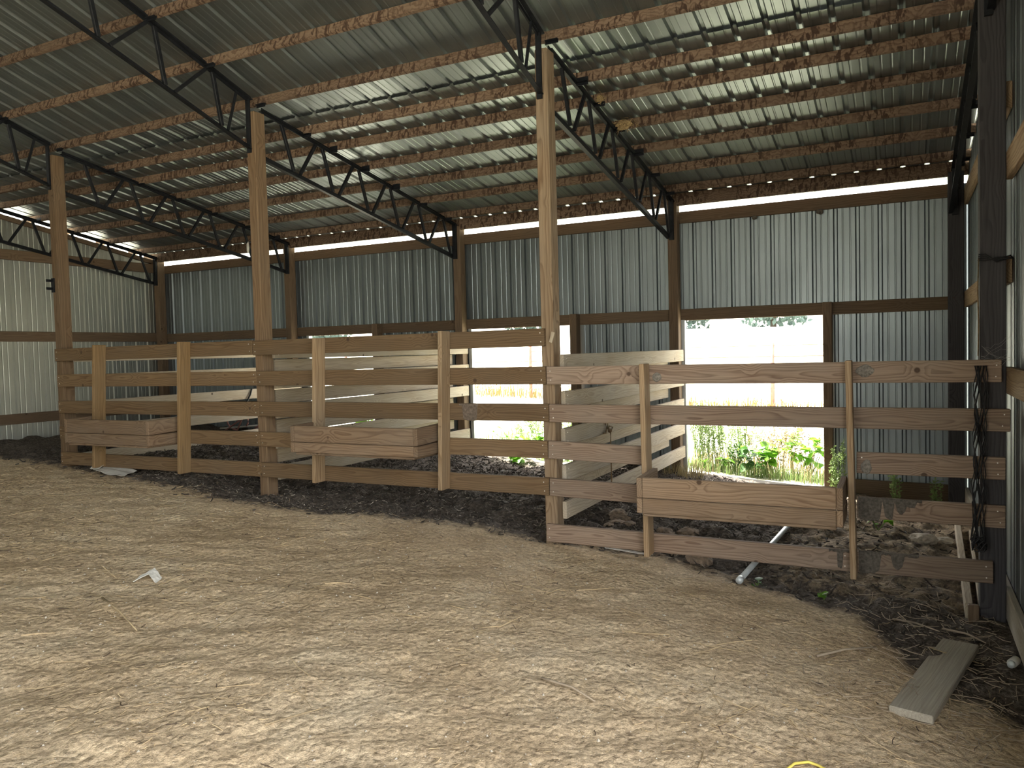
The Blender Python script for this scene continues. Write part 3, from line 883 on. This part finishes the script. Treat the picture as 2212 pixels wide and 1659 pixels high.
# ------------------------------------------------------------------ nests, tag
for i, (x, z, s) in enumerate(((0.955, 3.105, 0.03), (1.668, 3.10, 0.038))):
    tag(lump('mud_nest', (x, YG - 0.008, z), (s, 0.02, s * 0.8), 'mud', 30 + i, 3),
        ['small round mud nest under the header board, nearer the back post', 'larger round mud nest under the header board, further right'][i], 'nest', 'mud wasp nests')
def nest(name, loc, size, n, label, seed):
    t = thing(name, loc, label, 'nest')
    lump('nest_body', loc, size, 'nest_straw', seed, 3, t, 0.6)
    v, f = [], []
    rg = random.Random(seed)
    for i in range(n):
        c = Vector(loc) + Vector((rg.gauss(0, size[0] * .7), rg.gauss(0, size[1] * .7), rg.gauss(0, size[2] * .6)))
        d = Vector((rg.gauss(0, 1), rg.gauss(0, 1), rg.gauss(0, .6) - .3)).normalized() * rg.uniform(.02, .06)
        tube_data([c, c + d * .6 + Vector((0, 0, .004)), c + d], 0.0016, 3, False, v, f)
    o = link('loose_straws', mesh('loose_straws', v, f), M['nest_straw'], t)
    o['kind'] = 'stuff'
nest('bird_nest', (0.12, 1.715, 3.762), (0.085, 0.05, 0.038), 160, 'shaggy straw bird nest on the truss behind the middle post', 41)
nest('straw_wisp', (0.075, 1.17, 3.86), (0.03, 0.02, 0.035), 50, 'small wisp of nest straw caught on the truss above the bird nest', 43)
tg = lump('plastic_scrap', (-6.085, 2.98, 3.23), (0.016, 0.02, 0.085), 'white_paper', 12, 2)
tag(tg, 'white plastic scrap snagged on the left truss, seen beside the second fence post', 'scrap')

# ------------------------------------------------------------------ things on the ground
def on_ground(x, y, dz=0.0): return (x, y, gz(x, y) + dz)
pa, pb = Vector(on_ground(2.54, -1.73, 0.022)), Vector(on_ground(2.80, -0.56, 0.03))
pl = timber('loose_plank', 'old', pa, pb, 0.185, 0.04, (0, 0, 1), None, 0.005)
tag(pl, 'thick grey weathered plank lying loose on the dirt at lower right', 'plank')
la, lb_ = Vector(on_ground(2.885, 0.10, 0.05)), Vector(on_ground(2.955, 2.75, 0.05))
tag(timber('loose_lumber', 'pale', la, lb_, 0.045, 0.10, (0, 0, 1)), 'pale lumber lying on edge along the right wall inside the pen', 'lumber')
la, lb_ = Vector(on_ground(2.955, 0.22, 0.06)), Vector(on_ground(3.04, 2.4, 0.06))
tag(timber('loose_lumber', 'pale', la, lb_, 0.025, 0.09, (0, 0, 1)), 'thin pale board on edge nearest the right post', 'lumber')
sa = Vector(on_ground(2.905, 0.02, 0.04))
tag(timber('wood_stub', 'girt', sa - Vector((0, 0, .1)), sa + Vector((0.0, 0.02, 0.06)), 0.06, 0.06, (0, 1, 0)), 'short dark stake at the foot of the pale lumber by the right post', 'stake')
pts = [Vector(on_ground(1.49, -0.13, 0.03)), Vector(on_ground(1.55, 0.9, 0.03)), Vector(on_ground(1.60, 2.3, 0.03))]
pv = thing('pipe', pts[0], 'pale grey pipe lying on the ground under the right fence', 'pipe')
v, f = tube_data([pts[0], pts[2]], 0.021, 12)
link('tube', mesh('tube', v, f, True), M['galv_pipe'], pv)
d = (pts[2] - pts[0]).normalized()
v, f = tube_data([pts[0] - d * 0.004, pts[0] + d * 0.05], 0.025, 12)
link('coupling', mesh('coupling', v, f, True), M['galv_pipe'], pv)
# crumpled paper scraps
def paper(name, pts, thick, mat, parent=None, seed=1, bend=0.03):
    rg = random.Random(seed)
    cx = sum(p[0] for p in pts) / len(pts); cy = sum(p[1] for p in pts) / len(pts)
    n = 5
    v, f = [], []
    a, b, c_, d_ = [Vector(p) for p in pts]
    for j in range(n + 1):
        for i in range(n + 1):
            p = a.lerp(b, i / n).lerp(d_.lerp(c_, i / n), j / n)
            v.append(p + Vector((0, 0, bend * rg.random())))
    m = len(v)
    v += [p - Vector((0, 0, thick)) for p in v]
    for j in range(n):
        for i in range(n):
            q = j * (n + 1) + i
            f.append((q, q + 1, q + n + 2, q + n + 1))
            f.append((m + q, m + q + n + 1, m + q + n + 2, m + q + 1))
    rim = [i for i in range(n + 1)] + [j * (n + 1) + n for j in range(1, n + 1)] + [n * (n + 1) + i for i in range(n - 1, -1, -1)] + [j * (n + 1) for j in range(n - 1, 0, -1)]
    for i in range(len(rim)):
        p, q = rim[i], rim[(i + 1) % len(rim)]
        f.append((p, m + p, m + q, q))
    return link(name, mesh(name, v, f), M[mat], parent)
fp = thing('feed_sack', on_ground(-5.05, -0.05), 'flattened white paper feed sack on the mulch below the left fence', 'sack')
paper('sack_panel', [on_ground(-5.30, -0.14, .03), on_ground(-4.75, -0.24, .02), on_ground(-4.85, 0.02, .045), on_ground(-5.42, 0.14, .06)], 0.004, 'white_paper', fp, 2, 0.02)
paper('sack_flap', [on_ground(-5.52, -0.05, .04), on_ground(-5.28, -0.15, .045), on_ground(-5.36, 0.12, .07), on_ground(-5.55, 0.15, .05)], 0.004, 'white_paper', fp, 4, 0.03)
cp = thing('paper_scrap', on_ground(-1.80, -2.23), 'bent scrap of pale cardboard lying alone on the open dirt at left', 'scrap')
paper('panel', [on_ground(-1.87, -2.32, .006), on_ground(-1.80, -2.26, .05), on_ground(-1.84, -2.18, .055), on_ground(-1.91, -2.24, .01)], 0.004, 'white_paper', cp, 5, 0.008)
paper('panel', [on_ground(-1.80, -2.26, .05), on_ground(-1.72, -2.27, .01), on_ground(-1.75, -2.20, .012), on_ground(-1.84, -2.18, .055)], 0.004, 'white_paper', cp, 6, 0.008)
sp2 = paper('paper_strip', [on_ground(0.42, 0.10, .03), on_ground(0.80, 0.06, .03), on_ground(0.80, 0.13, .035), on_ground(0.45, 0.16, .03)], 0.004, 'white_paper', None, 7, 0.012)
tag(sp2, 'white paper strip poking out under the low board right of the middle post', 'scrap')
rg = random.Random(5)
for i, (x, y, r, lb) in enumerate(((2.66, 1.98, 0.10, 'large pale rock on the dark ground inside the right pen'), (2.82, 2.08, 0.075, 'smaller brown rock beside the pale one in the right pen'))):
    tag(lump('rock', on_ground(x, y, r * .3), (r, r * .8, r * .55), 'stone', 60 + i, 3), lb, 'rock', 'rocks in the right pen')
yt = tube('yellow_cord', [on_ground(2.08, -2.46, .004), on_ground(2.12, -2.37, .012), on_ground(2.17, -2.335, .014), on_ground(2.21, -2.335, .012), on_ground(2.26, -2.37, .004), on_ground(2.30, -2.46, .003)], 0.006, 'yellow', 6)
tag(yt, 'yellow cord curling over the dirt at the bottom edge', 'cord')
bc = thing('bottle_stub', on_ground(3.045, -0.80), 'white bottle end lying by the right wall skirting board', 'bottle')
v, f = tube_data([on_ground(3.02, -0.84, .03), on_ground(3.05, -0.72, .03)], 0.024, 12)
link('bottle_body', mesh('bottle_body', v, f, True), M['white_paper'], bc)
v, f = tube_data([on_ground(3.012, -0.87, .03), on_ground(3.02, -0.84, .03)], 0.017, 12)
link('bottle_cap', mesh('bottle_cap', v, f, True), M['galv_pipe'], bc)
# red tubing heap in the far left pen
rt = thing('tubing_heap', on_ground(-6.7, 3.3), 'heap of faded red bent tubing on the mulch in the left pen', 'tubing')
def at(x, y, z): return (x + 0.32, y, G(x) + z)
arc = [at(-6.98 + 0.17 * math.cos(a), 3.2 + 0.05 * math.cos(a), 0.18 + 0.15 * math.sin(a)) for a in np.linspace(-0.6, 4.6, 16)]
tube('bent_tube', arc, 0.013, 'pink_pipe', 8, rt)
arc = [at(-6.72 + 0.10 * math.cos(a), 3.3, 0.20 + 0.13 * math.sin(a)) for a in np.linspace(-1.6, 2.2, 10)]
tube('bent_tube', arc, 0.012, 'pink_pipe', 8, rt)
tube('straight_tube', [at(-7.15, 3.1, 0.02), at(-6.62, 3.3, 0.40)], 0.012, 'pink_pipe', 8, rt)
tube('straight_tube', [at(-6.95, 3.15, 0.02), at(-6.85, 3.3, 0.42)], 0.012, 'pink_pipe', 8, rt)
tube('straight_tube', [at(-7.25, 3.1, 0.05), at(-6.4, 3.4, 0.13)], 0.014, 'white_paper', 8, rt)
st = tube('dark_strap', [(-6.0, 2.86, 1.16), (-5.99, 2.82, 1.08), (-5.985, 2.76, 1.0), (-5.99, 2.70, 0.93), (-6.0, 2.66, 0.88)], 0.012, 'black_twine', 6)
tag(st, 'dark strap slung over the far end of the left divider', 'strap')

# straw, sticks, stones and mulch litter
def scatter(name, n, region, lenr, rad, mat, dens=None, lift=0.004, sides=3, curve=0.15, tilt_=0.12):
    v, f = [], []
    X = RNG.uniform(region[0], region[1], n); Y = RNG.uniform(region[2], region[3], n)
    if dens is not None:
        keep = RNG.uniform(0, 1, n) < dens(X, Y)
        X, Y = X[keep], Y[keep]
    A = RNG.uniform(0, 2 * np.pi, len(X)); Ln = RNG.uniform(lenr[0], lenr[1], len(X)) ** 1.0
    dx, dy = np.cos(A) * Ln / 2, np.sin(A) * Ln / 2
    Z0 = ground_z(X - dx, Y - dy); Z1 = ground_z(X + dx, Y + dy); Zm = np.maximum(ground_z(X, Y), (Z0 + Z1) / 2)
    tl = RNG.normal(0, tilt_, len(X)) * Ln / 2
    cv = RNG.normal(0, curve, len(X)) * Ln
    for i in range(len(X)):
        h = lift * (0.5 + RNG.random())
        m = (X[i] - dy[i] / Ln[i] * cv[i], Y[i] + dx[i] / Ln[i] * cv[i], Zm[i] + h)
        tube_data([(X[i] - dx[i], Y[i] - dy[i], Z0[i] + h + abs(tl[i])), m, (X[i] + dx[i], Y[i] + dy[i], Z1[i] + h)], rad * (0.6 + 0.8 * RNG.random()), sides, False, v, f)
    o = link(name, mesh(name, v, f), M[mat])
    return o
clump = lambda X, Y: np.clip((vnoise(X, Y, 1.7, 21) - 0.35) * 2.2, 0.08, 1) * (1 - 0.75 * mulch_of(X, Y))
tag(scatter('straw_litter', 17000, (-6.8, 3.0, -4.0, 0.3), (0.010, 0.055), 0.0013, 'straw', clump), 'loose straw and grass bits over the open dirt', 'straw', kind='stuff')
tag(scatter('straw_stalks', 130, (-5.0, 2.9, -3.6, -0.2), (0.12, 0.30), 0.0022, 'straw', None, curve=0.08), 'longer pale straw stalks on the dirt', 'straw', kind='stuff')
tag(scatter('twig_litter', 2200, (-6.5, 3.0, -4.0, 0.4), (0.012, 0.07), 0.0017, 'dark_twig', clump), 'small dark twigs and root bits on the dirt', 'twigs', kind='stuff')
inpen = lambda X, Y: mulch_of(X, Y) ** 2 * (1 - 0.75 * np.clip((X - 0.9) / 0.9, 0, 1))
tag(scatter('mulch_litter', 15000, (-7.5, 3.0, -0.6, 3.8), (0.02, 0.07), 0.0055, 'chip', inpen, 0.006, 3, 0.2, 0.5), 'dark mulch and dung bits in the pens', 'mulch', kind='stuff')
tag(scatter('pale_mulch_litter', 6500, (-6.5, 3.0, -0.3, 3.8), (0.008, 0.045), 0.0028, 'chip_pale', inpen, 0.008, 3, 0.05, 0.3), 'pale shavings mixed into the pen mulch', 'shavings', kind='stuff')
wallside = lambda X, Y: np.clip((X - 2.0) / 1.0, 0, 1)
tag(scatter('wall_litter', 900, (2.0, 3.03, -2.0, 0.6), (0.03, 0.15), 0.0019, 'twig', wallside, 0.008, 4, 0.12, 0.2), 'dry stalk litter along the foot of the right wall', 'litter', kind='stuff')
def pebbles(n):
    v, f = [], []
    X = RNG.uniform(-5, 3, n); Y = RNG.uniform(-4, 0.1, n)
    Z = ground_z(X, Y)
    for i in range(n):
        r = 0.0025 + 0.008 * RNG.random() ** 4
        b = len(v)
        q = RNG.uniform(0.6, 1.2, 6) * r
        v += [(X[i] + q[0], Y[i], Z[i]), (X[i], Y[i] + q[1], Z[i]), (X[i] - q[2], Y[i], Z[i]), (X[i], Y[i] - q[3], Z[i]), (X[i], Y[i], Z[i] + q[4] * .8), (X[i], Y[i], Z[i] - q[5])]
        for k in range(4):
            f.append((b + k, b + (k + 1) % 4, b + 4)); f.append((b + (k + 1) % 4, b + k, b + 5))
    return link('pebble_litter', mesh('pebble_litter', v, f), M['stone'])
tag(pebbles(4200), 'small pale pebbles over the dirt', 'pebbles', kind='stuff')
cv, cfc = [], []
for i in range(26):
    rgc = random.Random(900 + i)
    cx, cy, r = rgc.uniform(0.12, 1.1), rgc.uniform(0.25, 1.3), rgc.uniform(0.03, 0.11)
    bmc = bmesh.new()
    bmesh.ops.create_icosphere(bmc, subdivisions=2, radius=1.0)
    b0 = len(cv)
    cz = gz(cx, cy)
    for q in bmc.verts:
        kk = 1 + 0.35 * rgc.uniform(-.5, .5)
        cv.append((cx + q.co.x * r * kk, cy + q.co.y * r * kk, cz + q.co.z * r * .5 * kk))
    cfc += [tuple(b0 + q.index for q in fc.verts) for fc in bmc.faces]
    bmc.free()
tag(link('dirt_clods', mesh('dirt_clods', cv, cfc), M['clod']), 'brown dirt clods heaped beside the middle divider', 'dirt', kind='stuff')
# single sticks one can pick out by the right wall
SK = [((2.45, -0.20), (2.70, -0.42), 'twig', 'thin curved stick below the right end of the fence'),
      ((2.72, -0.28), (2.93, -0.50), 'twig', 'pale straight stick leaning against the right post foot'),
      ((2.62, -0.62), (2.74, -0.74), 'twig', 'short pale stick just beyond the loose plank'),
      ((2.88, -0.90), (3.04, -1.45), 'dark_twig', 'long dark wire-like stick right of the loose plank'),
      ((2.10, -1.25), (2.38, -0.98), 'twig', 'dry stick lying left of the loose plank'),
      ((0.95, -2.25), (1.25, -2.32), 'twig', 'pale bark sliver on the open dirt left of the yellow cord'),
      ((-1.75, -2.62), (-1.15, -2.85), 'straw', 'long pale straw stalk below the cardboard scrap')]
for (a, b, m, lb) in SK:
    p, q = Vector(on_ground(*a, .012)), Vector(on_ground(*b, .018))
    mid = p.lerp(q, .5) + Vector((random.uniform(-.02, .02), random.uniform(-.02, .02), .008))
    tag(tube('stick', [p, p.lerp(mid, .6), mid, mid.lerp(q, .5), q], [0.007, 0.0065, 0.006, 0.005, 0.003], m, 6), lb, 'stick')

# ------------------------------------------------------------------ plants
def leaf_mesh(name, L, W, lobes=True):
    pr = [(0, 0.02), (0.10, 0.55), (0.25, 0.95), (0.45, 1.0), (0.65, 0.7), (0.85, 0.3), (1.0, 0.01)]
    v, f = [], []
    for (t, w_) in pr:
        z = -0.18 * L * t * t
        for s in (-1, 0, 1):
            v.append((t * L, s * w_ * W / 2, z + (0.10 * W * w_ if s else 0)))
    for i in range(len(pr) - 1):
        for k in range(2):
            a = i * 3 + k
            f.append((a, a + 1, a + 4, a + 3))
    return mesh(name, v, f, True)
LEAVES = {}
for key in ('leaf', 'leaf_dark'):
    LEAVES[key] = []
    for L, W in ((0.13, 0.11), (0.10, 0.085), (0.075, 0.06)):
        me = leaf_mesh('leaf', L, W)
        me.materials.append(M[key])
        LEAVES[key].append(me)
def broadleaf(x, y, h, spread, n, label, key, seed, z0=None, flowers=0, ls=1.0):
    rg = random.Random(seed)
    z0 = G(x) - 0.02 - float(dip(x, y)) if z0 is None else z0
    t = thing('broadleaf_weed', (x, y, z0), label, 'weed')
    v, f = [], []
    tips = []
    for i in range(max(3, n // 5)):
        a = rg.uniform(0, 6.28); r = spread * rg.uniform(.3, 1)
        p0 = Vector((x, y, z0)); p2 = Vector((x + math.cos(a) * r, y + math.sin(a) * r * .6, z0 + h * rg.uniform(.55, 1)))
        p1 = p0.lerp(p2, .5) + Vector((0, 0, h * .15))
        tube_data([p0, p1, p2], [0.005, 0.004, 0.0025], 4, False, v, f)
        tips.append((p0, p1, p2))
    link('stem', mesh('stem', v, f, True), M['weed'], t)
    for i in range(n):
        p0, p1, p2 = tips[i % len(tips)]
        q = rg.uniform(.25, 1)
        p = p0.lerp(p1, q * 2) if q < .5 else p1.lerp(p2, q * 2 - 1)
        o = link('leaf', rg.choice(LEAVES[key]), None, t)
        o.rotation_euler = (rg.uniform(-.5, .5), rg.uniform(-.5, .6), rg.uniform(0, 6.28))
        o.location = p
        s = rg.uniform(.75, 1.35) * ls
        o.scale = (s, s, s)
    for i in range(flowers):
        p = tips[i % len(tips)][2] + Vector((0, -.03, .0))
        vv, ff = [(0, 0, 0)], []
        for k in range(10):
            a = k * .6283
            vv.append((.028 * math.cos(a), -.012, .028 * math.sin(a)))
        ff = [(0, 1 + k, 1 + (k + 1) % 10) for k in range(10)]
        o = link('flower', mesh('flower', vv, ff), M['flower'], t)
        o['label'] = 'blue-violet funnel flower'
        o.location = p
def fineweed(x, y, h, spread, n, label, mat, seed, z0=None):
    rg = random.Random(seed)
    z0 = G(x) - 0.02 - float(dip(x, y)) if z0 is None else z0
    t = thing('fine_weed', (x, y, z0), label, 'weed')
    v, f, lv, lf = [], [], [], []
    for i in range(n):
        a = rg.uniform(0, 6.28); r = spread * rg.uniform(.1, 1); hh = h * rg.uniform(.6, 1)
        p0 = Vector((x + rg.uniform(-.6, .6) * spread, y + rg.uniform(-.4, .4) * spread, z0))
        p2 = p0 + Vector((math.cos(a) * r * .7, math.sin(a) * r * .4, hh))
        p1 = p0.lerp(p2, .55) + Vector((0, 0, hh * .12))
        tube_data([p0, p1, p2], [0.0035, 0.0025, 0.0012], 3, False, v, f)
        for k in range(46):
            q = rg.uniform(.2, 1)
            p = p0.lerp(p1, q * 2) if q < .5 else p1.lerp(p2, q * 2 - 1)
            d = Vector((rg.gauss(0, 1), rg.gauss(0, 1), rg.gauss(.3, .6))).normalized() * rg.uniform(.02, .05)
            s = d.cross(Vector((rg.gauss(0, 1), rg.gauss(0, 1), 1))).normalized() * rg.uniform(.004, .009)
            b = len(lv)
            lv += [p, p + d * .5 + s, p + d, p + d * .5 - s]
            lf.append((b, b + 1, b + 2, b + 3))
    link('stems', mesh('stems', v, f), M[mat], t)
    o = link('foliage', mesh('foliage', lv, lf), M[mat], t)
    o['kind'] = 'stuff'
# right-hand opening
broadleaf(0.98, 4.45, 0.50, 0.30, 60, 'bright broadleaf weed in the middle of the right-hand opening', 'leaf', 1)
broadleaf(0.84, 4.25, 0.42, 0.20, 26, 'dark broadleaf weed low in the right-hand opening', 'leaf_dark', 2)
broadleaf(1.48, 4.55, 0.58, 0.26, 46, 'broadleaf weed by the right jamb of the right-hand opening', 'leaf', 3)
broadleaf(1.22, 4.8, 0.68, 0.22, 24, 'tall thin broadleaf weed standing behind in the right-hand opening', 'leaf', 4)
broadleaf(0.35, 4.3, 0.16, 0.25, 18, 'low creeping broadleaf weed at left of the right-hand opening', 'leaf', 5)
fineweed(0.28, 4.5, 0.86, 0.34, 40, 'tall feathery green weed at the left edge of the right-hand opening', 'weed', 11)
fineweed(0.62, 4.8, 0.66, 0.30, 24, 'slim feathery weed left of the bright broadleaf weed', 'weed', 12)
fineweed(0.62, 4.3, 0.40, 0.12, 10, 'small dark feathery weed low in the right-hand opening', 'leaf_dark', 13)
fineweed(1.2, 4.7, 0.60, 0.45, 40, 'loose dry weed behind the leaves in the right-hand opening', 'dry', 14)
fineweed(1.86, 3.62, 0.62, 0.14, 12, 'grey-green feathery weed growing against the right jamb inside the pen', 'weed', 15, gz(1.86, 3.62))
# middle opening
broadleaf(-1.6, 3.72, 0.26, 0.30, 44, 'bright broadleaf vine low at right of the middle opening', 'leaf', 21, flowers=1)
broadleaf(-2.45, 4.2, 0.42, 0.36, 50, 'yellow-green broadleaf vine low at left of the middle opening', 'leaf', 22)
broadleaf(-2.0, 4.35, 0.46, 0.32, 50, 'broadleaf weed standing in the middle of the middle opening', 'leaf', 23)
broadleaf(-1.42, 4.4, 0.5, 0.26, 46, 'broadleaf weed behind the middle post in the middle opening', 'leaf', 24)
fineweed(-1.7, 4.7, 0.62, 0.40, 50, 'feathery green weed at right of the middle opening', 'weed', 31)
fineweed(-2.4, 4.9, 0.60, 0.45, 50, 'feathery pale weed at left of the middle opening', 'weed', 32)
fineweed(0.16, 4.7, 0.9, 0.25, 34, 'pale feathery weed crowding the left jamb of the right-hand opening', 'weed', 16)
fineweed(0.45, 5.1, 0.75, 0.35, 34, 'airy pale green weed further out in the right-hand opening', 'weed', 17)
fineweed(0.9, 5.2, 0.55, 0.4, 26, 'airy tan weed further out behind the broad leaves', 'dry', 18)
broadleaf(-2.15, 3.78, 0.16, 0.30, 30, 'low vine creeping into the pen at left of the middle opening', 'leaf', 26)
broadleaf(-5.2, 4.5, 0.55, 0.5, 60, 'broadleaf weeds outside the left-hand opening', 'leaf', 25)
# small weeds on the pen floor
broadleaf(2.035, -0.09, 0.07, 0.05, 8, 'tiny green seedling on the dirt below the right trough', 'leaf', 41, gz(2.035, -0.09), 0, 0.4)
broadleaf(1.60, -0.07, 0.05, 0.06, 8, 'tuft of small green leaves beside the pipe end', 'leaf_dark', 42, gz(1.6, -0.07), 0, 0.4)
broadleaf(2.30, 2.2, 0.22, 0.18, 16, 'low green weed behind the right trough in the pen', 'leaf', 43, gz(2.3, 2.2), 0, 0.55)
fineweed(2.45, 3.3, 0.50, 0.10, 6, 'thin leafy weed against the back wall in the right pen', 'weed', 44, gz(2.45, 3.3))
fineweed(2.80, 3.4, 0.36, 0.10, 5, 'small pale weed near the back right corner', 'weed', 45, gz(2.8, 3.4))
# dry grass and far weeds
def grass(name, n, region, h, mat, label, wid=0.004):
    v, f = [], []
    for i in range(n):
        x = random.uniform(region[0], region[1]); y = random.uniform(region[2], region[3])
        z = G(x) - 0.04 - (0.02 * max(0, y - 8)) - float(dip(x, y))
        a = random.uniform(0, 6.28); hh = h * random.uniform(.4, 1); b = random.uniform(.1, .5) * hh
        s = Vector((math.cos(a + 1.57), math.sin(a + 1.57), 0)) * wid
        p0 = Vector((x, y, z)); p1 = p0 + Vector((math.cos(a) * b * .3, math.sin(a) * b * .3, hh * .6)); p2 = p0 + Vector((math.cos(a) * b, math.sin(a) * b, hh))
        k = len(v)
        v += [p0 - s, p0 + s, p1 - s * .7, p1 + s * .7, p2]
        f += [(k, k + 1, k + 3, k + 2), (k + 2, k + 3, k + 4)]
    o = link(name, mesh(name, v, f), M[mat])
    tag(o, label, 'grass', kind='stuff')
grass('dry_grass', 900, (-0.1, 1.9, 4.15, 5.4), 0.30, 'dry', 'dry tan grass outside the right-hand opening')
grass('low_grass', 1500, (-0.1, 1.9, 4.12, 4.6), 0.20, 'weed', 'low green grass just outside the right-hand opening')
grass('mixed_grass', 1300, (-3.2, -1.2, 4.15, 5.6), 0.30, 'weed', 'mixed green grass outside the middle opening')
grass('pen_grass', 260, (-0.1, 0.4, 3.5, 3.92), 0.22, 'dry', 'dry grass tuft at the foot of the back post')
grass('fence_line_weeds', 2600, (-14, 6, 13.4, 15.0), 0.55, 'far_weed', 'scrubby dry weeds along the far pipe fence', 0.012)

# ------------------------------------------------------------------ far fence and trees
def gz_far(x, y): return G(x) - 0.03 - 0.02 * max(0, y - 8)
pf = thing('pipe_fence', (-2.0, 14.0, gz_far(-2, 14)), 'red pipe fence crossing the field beyond the openings', 'fence')
for z, r in ((1.60, 0.013), (1.335, 0.016), (0.95, 0.008), (0.57, 0.008)):
    tube('fence_rail', [(-16, 14, z + 0.02), (-6.8, 14, z), (-0.33, 14, z), (7, 14, z - 0.03)], r, 'red_pipe', 8, pf)
for x in (-13.2, -10.0, -6.78, -3.6, -0.33, 2.9, 6.1):
    tube('fence_post', [(x, 14.02, gz_far(x, 14) - .2), (x, 14.02, 2.05 if x == -6.78 else 1.66)], 0.05, 'red_pipe', 10, pf)
def tree(x, y, h, r, seed, label):
    rg = random.Random(seed)
    z0 = G(x) + 2.7
    t = thing('tree', (x, y, z0), label, 'tree', 'trees along the far side of the field')
    tube('trunk', [(x, y, z0 - .3), (x + .1, y, z0 + h * .3), (x, y, z0 + h * .6)], [r * .08, r * .06, r * .03], 'bark', 8, t)
    v, f = [], []
    for i in range(2200):
        q = Vector((rg.gauss(0, 1), rg.gauss(0, 1), rg.gauss(0, 1))).normalized()
        rr = rg.uniform(.55, 1.0) * (1 + .22 * math.sin(q.x * 5 + seed) * math.sin(q.z * 4 + seed * 2))
        p = Vector((x + q.x * r * rr, y + q.y * r * rr, z0 + h * .42 + q.z * h * .45 * rr))
        a = Vector((rg.gauss(0, 1), rg.gauss(0, 1), rg.gauss(0, 1))).normalized()
        b = a.orthogonal().normalized()
        s = r * rg.uniform(.05, .10)
        k = len(v)
        v += [p - a * s, p + b * s * .7, p + a * s, p - b * s * .7]
        f.append((k, k + 1, k + 2, k + 3))
    link('crown', mesh('crown', v, f), M['tree'], t)
TL = ['spreading tree at the far left of the tree line', 'tall tree seen over the left-hand opening', 'rounded tree left in the tree line', 'broad tree above the middle opening',
      'low tree between the openings', 'bushy tree seen at the left edge of the right-hand opening', 'full tree seen in the middle of the right-hand opening',
      'tree seen at the right edge of the right-hand opening', 'tree far right in the tree line']
for i, (x, h, r) in enumerate(((-66, 10, 4.2), (-56, 11, 4.4), (-46.5, 9.5, 4.2), (-37, 11, 4.2), (-27.5, 9, 4.2), (-18, 10.5, 4.2), (-9, 10, 4.0), (0, 9, 4.0), (9.5, 10, 4.4))):
    tree(x, 76 + 3 * math.sin(i * 2), h, r, 70 + i, TL[i])
